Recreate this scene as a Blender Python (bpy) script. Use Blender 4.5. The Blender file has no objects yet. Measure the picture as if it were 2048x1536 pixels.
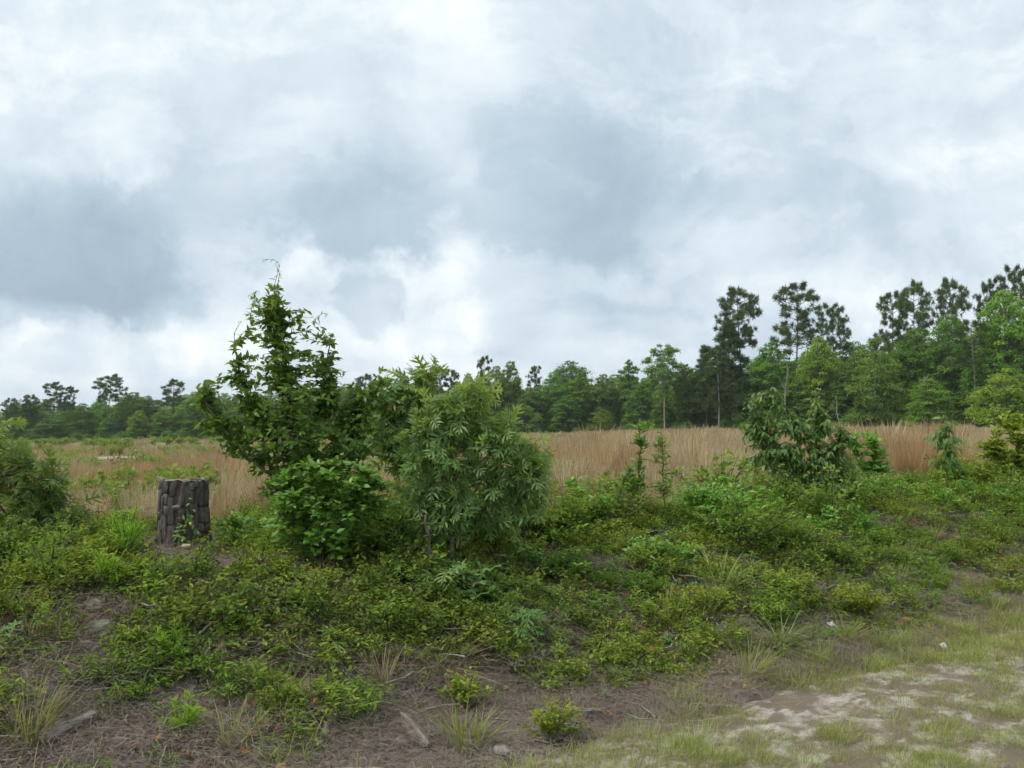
import bpy, math, random
import numpy as np
from mathutils import Vector, Matrix

R = math.radians
rng = np.random.default_rng(11)
random.seed(11)
sc = bpy.context.scene
col = sc.collection

# ------------------------------------------------------------------ camera
F = 1607.0            # focal length in photo pixels (2048 wide)
CAM = np.array([0.0, 0.0, 1.6])
PITCH = math.atan((850 - 768) / F)
cam_d = bpy.data.cameras.new('camera')
cam = bpy.data.objects.new('camera', cam_d)
col.objects.link(cam)
cam.location = CAM
cam.rotation_euler = (math.pi / 2 + PITCH, 0, 0)
cam_d.sensor_width = 36
cam_d.lens = 36 * F / 2048
cam_d.clip_start = 0.05
cam_d.clip_end = 8000
sc.camera = cam

# ------------------------------------------------------------------ world
SUN_EL, SUN_AZ = 58.0, -105.0      # azimuth measured from +Y towards +X
world = bpy.data.worlds.new('World')
sc.world = world
world.use_nodes = True
world.cycles.sampling_method = 'NONE'
nt = world.node_tree
nt.nodes.clear()


class NG:
    """tiny helper to write node trees"""
    def __init__(s, tree):
        s.t = tree

    def n(s, typ, **kw):
        nd = s.t.nodes.new(typ)
        for k, v in kw.items():
            setattr(nd, k, v)
        return nd

    def link(s, a, b):
        s.t.links.new(a, b)

    def put(s, sock, val):
        if hasattr(val, 'is_linked') or isinstance(val, bpy.types.NodeSocket):
            s.t.links.new(val, sock)
        else:
            sock.default_value = val

    def m(s, op, a, b=None, c=None, clamp=False):
        nd = s.n('ShaderNodeMath', operation=op)
        nd.use_clamp = clamp
        s.put(nd.inputs[0], a)
        if b is not None:
            s.put(nd.inputs[1], b)
        if c is not None:
            s.put(nd.inputs[2], c)
        return nd.outputs[0]

    def vm(s, op, a, b=None):
        nd = s.n('ShaderNodeVectorMath', operation=op)
        s.put(nd.inputs[0], a)
        if b is not None:
            s.put(nd.inputs[1], b)
        return nd.outputs[0]

    def comb(s, x, y, z=0.0):
        nd = s.n('ShaderNodeCombineXYZ')
        s.put(nd.inputs[0], x); s.put(nd.inputs[1], y); s.put(nd.inputs[2], z)
        return nd.outputs[0]

    def sep(s, v):
        nd = s.n('ShaderNodeSeparateXYZ')
        s.put(nd.inputs[0], v)
        return nd.outputs

    def noise(s, vec=None, scale=5.0, detail=4.0, rough=0.5, dist=0.0, out=0, dim='3D'):
        nd = s.n('ShaderNodeTexNoise', noise_dimensions=dim)
        if vec is not None:
            s.put(nd.inputs['Vector'], vec)
        nd.inputs['Scale'].default_value = scale
        nd.inputs['Detail'].default_value = detail
        nd.inputs['Roughness'].default_value = rough
        nd.inputs['Distortion'].default_value = dist
        return nd.outputs[out]

    def mr(s, v, a, b, c=0.0, d=1.0, smooth=True):
        nd = s.n('ShaderNodeMapRange')
        nd.interpolation_type = 'SMOOTHSTEP' if smooth else 'LINEAR'
        s.put(nd.inputs[0], v)
        for i, q in enumerate((a, b, c, d)):
            s.put(nd.inputs[i + 1], q)
        return nd.outputs[0]

    def mix(s, fac, a, b, blend='MIX'):
        nd = s.n('ShaderNodeMix', data_type='RGBA', blend_type=blend)
        s.put(nd.inputs[0], fac)
        s.put(nd.inputs[6], a if not isinstance(a, tuple) else (*a, 1.0)[:4])
        s.put(nd.inputs[7], b if not isinstance(b, tuple) else (*b, 1.0)[:4])
        return nd.outputs[2]


g = NG(nt)
wout = g.n('ShaderNodeOutputWorld')
bg = g.n('ShaderNodeBackground')
g.link(bg.outputs[0], wout.inputs[0])
bg.inputs[1].default_value = 0.1
sky = g.n('ShaderNodeTexSky', sky_type='NISHITA')
sky.sun_disc = False
sky.sun_elevation = R(SUN_EL)
sky.sun_rotation = R(SUN_AZ)
sky.dust_density = 2.0
dirv = g.n('ShaderNodeTexCoord').outputs['Generated']
dx, dy, dz = g.sep(dirv)
# coordinates on the flat cloud deck overhead
zz = g.m('ADD', g.m('MAXIMUM', dz, 0.0), 0.20)
deck = g.comb(g.m('DIVIDE', dx, zz), g.m('DIVIDE', dy, zz))
big = g.noise(deck, 0.55, 3, 0.55, 0.0, dim='2D')
mid = g.noise(deck, 1.7, 4, 0.55, 0.0, dim='2D')
# directions of the single cloud masses (tangents of azimuth / elevation about +Y)
yy = g.m('MAXIMUM', dy, 0.04)
uv = g.comb(g.m('DIVIDE', dx, yy), g.m('DIVIDE', dz, yy))
warp = g.noise(uv, 4.0, 1.5, 0.5, 0.0, out=1, dim='2D')
warp = g.vm('MULTIPLY', g.vm('SUBTRACT', warp, (0.5, 0.5, 0.5)), (0.16, 0.11, 0.0))
warp2 = g.noise(uv, 13.0, 4, 0.66, 0.0, out=1, dim='2D')
warp2 = g.vm('MULTIPLY', g.vm('SUBTRACT', warp2, (0.5, 0.5, 0.5)), (0.09, 0.07, 0.0))
uvw = g.vm('ADD', g.vm('ADD', uv, warp), warp2)


def blob(px, py, rx, up, lo, soft, v0, v1):
    """smooth mass about one direction, flatter below: v0 outside, v1 inside"""
    c = ((px - 1024) / F, (850 - py) / F)
    qs = []
    for su, sv in ((F / rx, F / up), (-F / rx, -F / lo)):
        nd = g.n('ShaderNodeVectorMath', operation='MULTIPLY_ADD')
        g.link(uvw, nd.inputs[0])
        nd.inputs[1].default_value = (su, sv, 0)
        nd.inputs[2].default_value = (-c[0] * su, -c[1] * sv, 0)
        qs.append(nd.outputs[0])
    ln = g.n('ShaderNodeVectorMath', operation='LENGTH')
    g.link(g.vm('MAXIMUM', *qs), ln.inputs[0])
    return g.mr(ln.outputs['Value'], soft, 1.0, v1, v0)


dark = None
for px, py, rx, up, lo, amt, soft in [
        (70, 565, 430, 320, 88, 0.74, .42), (310, 605, 160, 90, 50, 0.34, .45),
        (430, 430, 400, 220, 150, 0.34, .1), (750, 480, 260, 320, 80, 0.60, .46),
        (1130, 440, 300, 320, 105, 0.57, .42), (1240, 500, 120, 80, 48, 0.26, .3),
        (755, 610, 90, 72, 80, 0.42, .62),
        (1400, 575, 95, 90, 75, 0.26, .5), (20, 655, 150, 50, 45, 0.40, .3),
        (1760, 430, 330, 260, 170, 0.24, .1), (700, 200, 650, 260, 200, 0.26, .0),
        (1240, 590, 170, 36, 26, 0.20, .2)]:
    b = blob(px, py, rx, up, lo, soft, 1.0, 1.0 - .9 * amt)
    dark = b if dark is None else g.m('MULTIPLY', dark, b)
light = None
for px, py, rx, up, lo, amt in [
        (905, 470, 70, 90, 80, 0.9), (270, 350, 110, 70, 60, 0.7), (950, 640, 330, 110, 120, 0.6),
        (1560, 100, 160, 120, 120, 0.5), (100, 60, 460, 260, 200, 0.32),
        (250, 690, 420, 60, 90, 0.6), (1980, 330, 260, 120, 120, 0.5), (560, 570, 110, 50, 60, 0.5),
        (1700, 620, 160, 60, 60, 0.5)]:
    b = blob(px, py, rx, up, lo, 0.2, 0.0, amt)
    light = b if light is None else g.m('MAXIMUM', light, b)
# general deck brightness: goes on all round the sky
puff = g.noise(g.vm('ADD', uv, warp), 9.0, 6, 0.62, dim='2D')
tone = g.m('ADD', g.m('MULTIPLY', g.mr(big, 0.30, 0.72), 0.50), g.m('MULTIPLY', g.mr(mid, 0.28, 0.74), 0.30))
tone = g.m('ADD', g.m('MULTIPLY', tone, 0.40), 0.44)
tone = g.m('ADD', tone, g.m('MULTIPLY', g.m('SUBTRACT', puff, 0.5), 0.44))
layer = g.noise(g.vm('MULTIPLY', uvw, (1.0, 2.1, 1.0)), 4.6, 6, 0.6, dim='2D')
tone = g.m('ADD', tone, g.mr(layer, 0.43, 0.62, -0.055, 0.07))
tone = g.m('MULTIPLY', tone, dark)
tone = g.m('ADD', tone, g.m('MULTIPLY', light, g.m('MULTIPLY', 0.46, puff)))
ramp = g.n('ShaderNodeValToRGB')
g.link(tone, ramp.inputs[0])
cr = ramp.color_ramp
cr.elements[0].position = 0.10; cr.elements[0].color = (0.188, 0.240, 0.290, 1)
cr.elements[1].position = 0.95; cr.elements[1].color = (0.560, 0.575, 0.585, 1)
for p, c in ((0.28, (0.258, 0.320, 0.372, 1)), (0.48, (0.348, 0.402, 0.446, 1)), (0.68, (0.430, 0.472, 0.500, 1))):
    e = cr.elements.new(p); e.color = c
cloud = g.vm('SCALE', ramp.outputs[0])
cloud.node.inputs['Scale'].default_value = 10.0
# thin gaps let the blue sky through
gap = g.mr(big, 0.66, 0.80, 0.0, 0.35)
final = g.mix(gap, cloud, sky.outputs[0])
g.link(final, bg.inputs[0])

# ------------------------------------------------------------------ sun, exposure
sd = bpy.data.lights.new('sun', 'SUN')
sd.energy = 1.3
sd.angle = R(22)
sd.color = (1.0, 0.95, 0.87)
so = bpy.data.objects.new('sun', sd)
col.objects.link(so)
sdir = Vector((math.sin(R(SUN_AZ)) * math.cos(R(SUN_EL)), math.cos(R(SUN_AZ)) * math.cos(R(SUN_EL)), math.sin(R(SUN_EL))))
so.rotation_euler = sdir.to_track_quat('Z', 'Y').to_euler()
so.location = (-20, 10, 40)

vs = sc.view_settings
vs.view_transform = 'Standard'
vs.look = 'None'
vs.gamma = 1.0
vs.exposure = 1.0
vs.use_curve_mapping = False
sc.render.film_transparent = False
sc.cycles.use_denoising = True
sc.cycles.max_bounces = 5
sc.cycles.diffuse_bounces = 4
sc.cycles.glossy_bounces = 2
sc.cycles.transmission_bounces = 4
sc.cycles.transparent_max_bounces = 4
sc.cycles.use_adaptive_sampling = True
sc.cycles.adaptive_threshold = 0.03

# ------------------------------------------------------------------ geometry helpers


def hash2(ix, iy, seed):
    h = (ix.astype(np.int64) * 374761393 + iy.astype(np.int64) * 668265263 + seed * 1442695041) & 0xffffffff
    h = ((h ^ (h >> 13)) * 1274126177) & 0xffffffff
    return ((h ^ (h >> 16)) & 0xffff) / 65535.0


def vnoise(x, y, scale, seed=0):
    x = np.asarray(x, float) * scale
    y = np.asarray(y, float) * scale
    ix, iy = np.floor(x), np.floor(y)
    fx, fy = x - ix, y - iy
    fx = fx * fx * (3 - 2 * fx); fy = fy * fy * (3 - 2 * fy)
    a, b = hash2(ix, iy, seed), hash2(ix + 1, iy, seed)
    c, d = hash2(ix, iy + 1, seed), hash2(ix + 1, iy + 1, seed)
    return (a * (1 - fx) + b * fx) * (1 - fy) + (c * (1 - fx) + d * fx) * fy


def sstep(a, b, x):
    t = np.clip((np.asarray(x, float) - a) / (b - a), 0, 1)
    return t * t * (3 - 2 * t)


ROAD_A = R(32)
RX0, RY0 = -0.06, 4.1


def road_s(x, y):          # metres from the road edge, up the bank
    return (np.asarray(x) - RX0) * -math.sin(ROAD_A) + (np.asarray(y) - RY0) * math.cos(ROAD_A)


def road_t(x, y):
    return (np.asarray(x) - RX0) * math.cos(ROAD_A) + (np.asarray(y) - RY0) * math.sin(ROAD_A)


def hgt(x, y):
    x = np.asarray(x, float); y = np.asarray(y, float)
    s = road_s(x, y)
    bank = 0.66 * sstep(0.0, 2.3, s)
    u = x / np.maximum(np.abs(y), 4.0)
    k = np.clip(0.0075 - 0.0155 * u, 0.0, 0.017)
    field = 0.47 - k * np.clip(y - 8, 0, 190)
    w = sstep(3.8, 9.0, s)
    h = bank * (1 - w) + field * w
    near = 1 - sstep(12, 40, np.hypot(x, y))
    on = sstep(0.0, 0.8, s)
    h = h + near * on * (0.10 * (vnoise(x, y, 1.1, 3) - .5) + 0.05 * (vnoise(x, y, 3.1, 4) - .5) + 0.03 * (vnoise(x, y, 8, 5) - .5))
    h = h + (1 - near) * on * 0.5 * (vnoise(x, y, 0.05, 6) - .5) * sstep(30, 80, np.hypot(x, y))
    h = h - 0.06 * sstep(0.05, -0.45, s) * sstep(-6.2, -5.4, s)   # bed under the road sheet
    return h


def ray(px, py):
    rx, rz = (px - 1024) / F, (768 - py) / F
    c, s_ = math.cos(PITCH), math.sin(PITCH)
    return np.array([rx, c - rz * s_, s_ + rz * c])


def P(px, py, d):           # a place the photograph shows, at depth d
    r = ray(px, py)
    return CAM + r * (d / r[1])


def G(px, py):              # where the ground is seen at a pixel
    r = ray(px, py)
    r = r / r[1]
    d = 2.0
    while d < 300:
        q = CAM + r * d
        if q[2] <= float(hgt(q[0], q[1])):
            break
        d += 0.02 if d < 20 else 0.5
    q = CAM + r * d
    q[2] = float(hgt(q[0], q[1]))
    return q


def GX(px, d):              # ground below a pixel column at depth d
    x = (px - 1024) / F * d
    return np.array([x, d, float(hgt(x, d))])


class Geo:
    def __init__(s):
        s.v, s.c, s.f, s.fs, s.n = [], [], [], [], 0

    def add(s, v, faces, tint=(0.5, 0.0)):
        v = np.asarray(v, float)
        t = np.zeros((len(v), 4)); t[:, 3] = 1
        t[:, :2] = np.asarray(tint, float)
        s.v.append(v); s.c.append(t)
        faces = np.asarray(faces, int)
        s.f.append((faces + s.n).ravel())
        s.fs.append(np.full(len(faces), faces.shape[1]))
        s.n += len(v)

    def stamp(s, tv, tf, M, Pn, tint):
        k, n = len(tv), len(Pn)
        if n == 0:
            return
        v = np.einsum('nij,kj->nki', M, tv) + Pn[:, None, :]
        f = (np.asarray(tf)[None] + (np.arange(n) * k)[:, None, None]).reshape(-1, len(tf[0]))
        s.add(v.reshape(-1, 3), f, np.repeat(np.asarray(tint), k, axis=0))

    def tube(s, pts, rad, sides=6, tint=(0.5, 0.0), cap=False):
        pts = np.asarray(pts, float)
        n = len(pts)
        rad = np.broadcast_to(np.asarray(rad, float), (n,))
        d = np.gradient(pts, axis=0)
        d /= np.linalg.norm(d, axis=1)[:, None] + 1e-9
        ref = np.array([0, 0, 1.0]) if abs(d[:, 2]).mean() < 0.8 else np.array([1.0, 0, 0])
        a = np.cross(d, ref); a /= np.linalg.norm(a, axis=1)[:, None] + 1e-9
        b = np.cross(d, a)
        th = np.arange(sides) / sides * 2 * math.pi
        v = pts[:, None] + rad[:, None, None] * (np.cos(th)[None, :, None] * a[:, None] + np.sin(th)[None, :, None] * b[:, None])
        i = np.arange(n - 1)[:, None] * sides
        j = np.arange(sides)[None]
        j2 = (j + 1) % sides
        f = np.stack([i + j, i + j2, i + sides + j2, i + sides + j], -1).reshape(-1, 4)
        base = s.n
        s.add(v.reshape(-1, 3), f, tint)
        if cap:
            for e, rev in ((0, False), (n - 1, True)):
                q = [base + e * sides + t for t in range(sides)]
                s.f.append(np.array(q if rev else q[::-1])); s.fs.append(np.array([sides]))

    def mesh(s, name, mat, smooth=False):
        me = bpy.data.meshes.new(name)
        v = np.concatenate(s.v); c = np.concatenate(s.c)
        f = np.concatenate(s.f).astype(np.int32); fs = np.concatenate(s.fs).astype(np.int32)
        me.vertices.add(len(v)); me.vertices.foreach_set('co', v.astype(np.float32).ravel())
        me.loops.add(len(f)); me.loops.foreach_set('vertex_index', f)
        me.polygons.add(len(fs))
        st = np.concatenate([[0], np.cumsum(fs)[:-1]]).astype(np.int32)
        me.polygons.foreach_set('loop_start', st)
        if smooth:
            me.polygons.foreach_set('use_smooth', np.ones(len(fs), bool))
        at = me.attributes.new('tint', 'FLOAT_COLOR', 'POINT')
        at.data.foreach_set('color', c.astype(np.float32).ravel())
        me.materials.append(mat)
        me.update(calc_edges=True)
        return me


def link(name, me, parent=None, loc=None):
    o = bpy.data.objects.new(name, me)
    col.objects.link(o)
    if parent is not None:
        o.parent = parent
    if loc is not None:
        o.location = loc
    return o


def tag(o, label, cat, group=None):
    o['label'] = label
    o['category'] = cat
    if group:
        o['group'] = group
    return o


def thing(name, label, cat, loc, group=None):
    o = link(name, None, None, tuple(loc))
    o.empty_display_size = 0.1
    return tag(o, label, cat, group)


def kind(o, k):
    o['kind'] = k
    return o


def copy_tree(o, parent=None):
    c = o.copy()
    col.objects.link(c)
    if parent is not None:
        c.parent = parent
    for ch in o.children:
        copy_tree(ch, c)
    return c


def nrm(v):
    v = np.asarray(v, float)
    return v / (np.linalg.norm(v, axis=-1, keepdims=True) + 1e-9)


def frames(ydir, up, size, roll=0.0):
    """leaf frames: tip direction ydir, blade normal near up"""
    y = nrm(ydir)
    x = nrm(np.cross(y, up + 1e-4))
    z = np.cross(x, y)
    if np.ndim(roll) or roll:
        c, s_ = np.cos(roll)[:, None], np.sin(roll)[:, None]
        x, z = x * c + z * s_, z * c - x * s_
    return np.stack([x, y, z], -1) * np.asarray(size)[:, None, None]


def rdir(n):
    return nrm(rng.normal(size=(n, 3)))


# ---- leaf outlines (unit length, base at the origin, tip along +Y)
def leaf_simple(w=0.5, fold=0.22, curl=0.25, ys=(0, .25, .6, 1), ws=(0.1, .85, .9, 0)):
    v, f = [], []
    for y, q in zip(ys, ws):
        hw = w * 0.5 * q
        z = -curl * y * y
        v += [(-hw, y, z + fold * hw), (0, y, z), (hw, y, z + fold * hw)]
    for i in range(len(ys) - 1):
        a, b = i * 3, i * 3 + 3
        if i == len(ys) - 2:
            f += [(a, a + 1, b + 1), (a + 1, a + 2, b + 1)]
        else:
            f += [(a, a + 1, b + 1), (a, b + 1, b), (a + 1, a + 2, b + 2), (a + 1, b + 2, b + 1)]
    return np.array(v), f


def leaf_oak(curl=0.22):
    pts = [(0, 0), (.03, .20), (.26, .30), (.40, .47), (.07, .37), (.06, .52), (.30, .68), (.44, .92), (.20, .76), (.07, .64),
           (.06, .74), (.15, .86), (.20, .99), (.05, .88), (0, 1.1)]
    v, f = [], []
    mid = [(0, y) for (_, y) in pts]
    n = len(pts)
    for side in (-1, 1):
        for x, y in pts:
            v.append((side * x, y, -curl * y * y + .30 * x - .8 * x * x))
    for _, y in mid:
        v.append((0, y * .93, -curl * (y * .93) ** 2))
    for si in (0, 1):
        o = si * n
        tri = [(1, 2, 4), (2, 3, 4), (5, 6, 9), (6, 8, 9), (6, 7, 8), (10, 11, 13), (11, 12, 13)]
        f += [(o + a, o + b, o + c) for a, b, c in tri]
        for a, b in ((0, 1), (1, 4), (4, 5), (5, 9), (9, 10), (10, 13), (13, 14)):
            f += [(2 * n + a, o + a, o + b), (2 * n + a, o + b, 2 * n + b)]
    return np.array(v), f


def leaf_star(curl=0.2):
    v = [(0, 0, 0), (0, .3, 0)]
    f = []
    k = 0
    for i in range(5):
        a = (i - 2) * R(50)
        tip = (math.sin(a) * .68, .3 + math.cos(a) * .68, -curl * .55)
        b0, b1 = a - R(25), a + R(25)
        p0 = (math.sin(b0) * .28, .3 + math.cos(b0) * .28, -.03)
        p1 = (math.sin(b1) * .28, .3 + math.cos(b1) * .28, -.03)
        q = len(v)
        v += [p0, tip, p1]
        f += [(1, q, q + 1), (1, q + 1, q + 2)]
    f += [(0, 1, 2), (0, len(v) - 1, 1)]
    return np.array(v), f


def leaf_round():
    return leaf_simple(0.85, .12, .12, (0, .15, .45, .75, 1), (.15, .8, 1, .75, 0))


def leaf_quad(w=0.7):
    return np.array([(0, 0, 0), (w / 2, .5, .08), (0, 1, -.1), (-w / 2, .5, .08)]), [(0, 1, 2), (0, 2, 3)]


def blade_t(w=0.02, bend=0.35):
    v, f = [], []
    for y, q in ((0, 1.0), (.45, .9), (.8, .55)):
        v += [(-w / 2 * q, y, -bend * y * y), (w / 2 * q, y, -bend * y * y)]
    v.append((0, 1, -bend))
    f = [(0, 1, 3), (0, 3, 2), (2, 3, 5), (2, 5, 4), (4, 5, 6)]
    return np.array(v), f


def needle_t(w=0.1):
    return np.array([(-w / 2, 0, 0), (w / 2, 0, 0), (0, 1, -.08)]), [(0, 1, 2)]


# ------------------------------------------------------------------ materials
def new_mat(name):
    m = bpy.data.materials.new(name)
    m.use_nodes = True
    m.node_tree.nodes.clear()
    gg = NG(m.node_tree)
    out = gg.n('ShaderNodeOutputMaterial')
    return m, gg, out


def leaf_mat(name, c0, c1, tip, trans=0.35, rough=0.5, spec=0.25, patch=None, tcol=(1.25, 1.25, 0.55), gain=1.8):
    c0, c1, tip = (tuple(min(.8, q * gain) for q in c) for c in (c0, c1, tip))
    if patch:
        patch = (patch[0], tuple(min(.8, q * gain) for q in patch[1]))
    m, gg, out = new_mat(name)
    at = gg.n('ShaderNodeAttribute', attribute_name='tint')
    sp = gg.sep(at.outputs['Vector'])
    oi = gg.n('ShaderNodeObjectInfo')
    c = gg.mix(sp[0], c0, c1)
    c = gg.mix(sp[1], c, tip)
    if patch:                                  # colour of whole clumps drifts over the ground
        pn = gg.noise(oi.outputs['Location'], patch[0], 3, .6)
        c = gg.mix(gg.mr(pn, .42, .62), c, patch[1])
    c = gg.mix(1.0, c, oi.outputs['Color'], 'MULTIPLY')
    hs = gg.n('ShaderNodeHueSaturation')
    gg.link(c, hs.inputs['Color'])
    gg.put(hs.inputs['Value'], gg.mr(oi.outputs['Random'], 0, 1, .82, 1.18, False))
    gg.put(hs.inputs['Hue'], gg.mr(oi.outputs['Random'], 0, 1, .488, .512, False))
    c = hs.outputs[0]
    if spec > .3:                              # waxy leaves of the nearest plants
        pb = gg.n('ShaderNodeBsdfPrincipled')
        gg.link(c, pb.inputs['Base Color'])
        pb.inputs['Roughness'].default_value = rough
        pb.inputs['Specular IOR Level'].default_value = spec
    else:
        pb = gg.n('ShaderNodeBsdfDiffuse')
        gg.link(c, pb.inputs[0])
    tr = gg.n('ShaderNodeBsdfTranslucent')
    gg.link(gg.mix(1.0, c, tcol, 'MULTIPLY'), tr.inputs[0])
    mx = gg.n('ShaderNodeMixShader')
    mx.inputs[0].default_value = trans
    gg.link(pb.outputs[0], mx.inputs[1]); gg.link(tr.outputs[0], mx.inputs[2])
    gg.link(mx.outputs[0], out.inputs[0])
    return m


def rough_mat(name, c0, c1, scale=8.0, rough=.9, bump=.4, stretch=(1, 1, 1), bscale=30.0, c2=None, dist=.02):
    m, gg, out = new_mat(name)
    tc = gg.n('ShaderNodeTexCoord').outputs['Object']
    mp = gg.vm('MULTIPLY', tc, stretch)
    n1 = gg.noise(mp, scale, 6, .6)
    c = gg.mix(gg.mr(n1, .35, .65), c0, c1)
    if c2:
        c = gg.mix(gg.mr(gg.noise(mp, scale * 3.1, 5, .6), .55, .72), c, c2)
    oi = gg.n('ShaderNodeObjectInfo')
    hs = gg.n('ShaderNodeHueSaturation')
    gg.link(c, hs.inputs['Color'])
    gg.put(hs.inputs['Value'], gg.mr(oi.outputs['Random'], 0, 1, .75, 1.25, False))
    pb = gg.n('ShaderNodeBsdfPrincipled')
    gg.link(hs.outputs[0], pb.inputs['Base Color'])
    pb.inputs['Roughness'].default_value = rough
    pb.inputs['Specular IOR Level'].default_value = .2
    bp = gg.n('ShaderNodeBump')
    bp.inputs['Strength'].default_value = bump
    bp.inputs['Distance'].default_value = dist
    gg.link(gg.noise(mp, bscale, 5, .65), bp.inputs['Height'])
    gg.link(bp.outputs[0], pb.inputs['Normal'])
    gg.link(pb.outputs[0], out.inputs[0])
    return m


M = {}
M['shrub_leaf'] = leaf_mat('shrub_leaf', (.052, .112, .020), (.085, .165, .030), (.175, .245, .050), .42, .38, .4)
M['bright_leaf'] = leaf_mat('bright_leaf', (.060, .140, .022), (.095, .190, .032), (.19, .27, .06), .38, .42, .35)
M['oak_leaf'] = leaf_mat('oak_leaf', (.100, .170, .058), (.145, .225, .080), (.20, .235, .06), .46, .42, .4)
M['left_oak_leaf'] = leaf_mat('left_oak_leaf', (.072, .112, .028), (.105, .150, .036), (.18, .18, .045), .40, .42, .4)
M['droop_leaf'] = leaf_mat('droop_leaf', (.062, .120, .034), (.100, .170, .048), (.19, .21, .08), .40, .45, .35)
M['vine_leaf'] = leaf_mat('vine_leaf', (.085, .155, .035), (.14, .21, .05), (.23, .25, .08), .4, .45)
M['weed_leaf'] = leaf_mat('weed_leaf', (.078, .128, .022), (.125, .178, .030), (.205, .220, .036), .40, .5, .2, (0.9, (.090, .150, .026)))
M['bush_leaf'] = leaf_mat('bush_leaf', (.055, .105, .020), (.095, .150, .030), (.18, .20, .04), .38, .5, .25)
M['blue_leaf'] = leaf_mat('blue_leaf', (.070, .130, .045), (.105, .170, .060), (.14, .20, .07), .34, .5, .2)
M['yellow_leaf'] = leaf_mat('yellow_leaf', (.095, .145, .022), (.145, .190, .030), (.22, .23, .042), .38, .5, .2)
M['fern_leaf'] = leaf_mat('fern_leaf', (.100, .185, .022), (.150, .235, .030), (.20, .26, .04), .42, .5, .15)
M['grass_green'] = leaf_mat('grass_green', (.095, .140, .034), (.150, .185, .050), (.25, .23, .10), .34, .5, .2)
M['grass_blue'] = leaf_mat('grass_blue', (.10, .155, .075), (.15, .20, .10), (.26, .26, .13), .3, .5, .2)
M['grass_dry'] = leaf_mat('grass_dry', (.30, .215, .115), (.42, .32, .19), (.50, .42, .28), .28, .6, .15, None, (1.1, 1.0, .8), 1.0)
M['sedge'] = leaf_mat('sedge', (.32, .250, .140), (.51, .425, .265), (.63, .56, .40), .36, .6, .12, (0.22, (.41, .295, .165)), (1.1, 1.0, .85), 1.0)
M['sedge_red'] = leaf_mat('sedge_red', (.30, .130, .050), (.38, .20, .085), (.46, .30, .15), .3, .6, .12, None, (1.1, .9, .6), 1.0)
M['field_leaf'] = leaf_mat('field_leaf', (.085, .135, .035), (.125, .180, .045), (.19, .22, .06), .34, .55, .2)
M['tree_leaf'] = leaf_mat('tree_leaf', (.072, .125, .028), (.108, .175, .038), (.145, .205, .042), .40, .55, .2)
M['pine_leaf'] = leaf_mat('pine_leaf', (.050, .078, .030), (.074, .105, .038), (.095, .128, .042), .28, .55, .2)
M['dead_leaf'] = leaf_mat('dead_leaf', (.20, .105, .045), (.33, .20, .095), (.42, .20, .06), .2, .65, .15, None, (1.1, .9, .6), 1.0)
M['rust_leaf'] = leaf_mat('rust_leaf', (.19, .075, .028), (.28, .12, .042), (.32, .17, .07), .28, .6, .15, None, (1.1, .8, .5), 1.0)
M['straw'] = leaf_mat('straw', (.20, .165, .138), (.37, .318, .268), (.38, .27, .18), .05, .75, .1, (1.3, (.20, .16, .14)), (1, 1, 1), 1.0)
M['lichen'] = leaf_mat('lichen', (.22, .24, .16), (.34, .36, .25), (.36, .36, .28), .1, .8, .1, None, (1, 1, 1), 1.0)
M['twig'] = rough_mat('twig', (.085, .068, .050), (.16, .135, .105), 20, .85, .3)
M['green_stem'] = rough_mat('green_stem', (.075, .105, .030), (.13, .13, .05), 20, .7, .2)
M['grey_wood'] = rough_mat('grey_wood', (.23, .205, .175), (.40, .37, .325), 6, .85, .8, (6, 6, 1), 25, (.12, .10, .08))
M['log_wood'] = rough_mat('log_wood', (.19, .16, .13), (.36, .325, .28), 7, .9, 1.0, (6, .7, 6), 26, (.085, .062, .045))
M['log_grey'] = rough_mat('log_grey', (.20, .18, .155), (.36, .33, .29), 9, .9, .9, (6, .7, 6), 30, (.10, .08, .065))
M['tree_bark'] = rough_mat('tree_bark', (.10, .085, .070), (.17, .15, .125), 2.5, .9, .6, (1, 1, .3), 6)
M['pale_bark'] = rough_mat('pale_bark', (.26, .235, .20), (.38, .35, .31), 2.0, .9, .4, (1, 1, .3), 6)
M['stump_core'] = rough_mat('stump_core', (.085, .066, .054), (.14, .108, .085), 14, .95, .8, (1, 1, .3), 40)
M['bark_plate'] = rough_mat('bark_plate', (.105, .088, .078), (.185, .162, .145), 18, .95, 1.0, (1, 1, .3), 60, (.26, .235, .21), .03)
M['cut_wood'] = rough_mat('cut_wood', (.15, .125, .105), (.25, .215, .18), 10, .9, .5, (1, 1, 1), 45, (.14, .11, .09))
M['stone'] = rough_mat('stone', (.24, .215, .185), (.38, .35, .31), 9, .9, .6, (1, 1, 1), 40, (.22, .18, .14))
M['sand'] = rough_mat('sand', (.36, .32, .27), (.50, .46, .40), 3, .95, .4)
M['white_litter'] = rough_mat('white_litter', (.74, .75, .76), (.84, .84, .84), 9, .6, .15)
M['fungus'] = rough_mat('fungus', (.55, .42, .22), (.70, .60, .40), 9, .7, .3)


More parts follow.
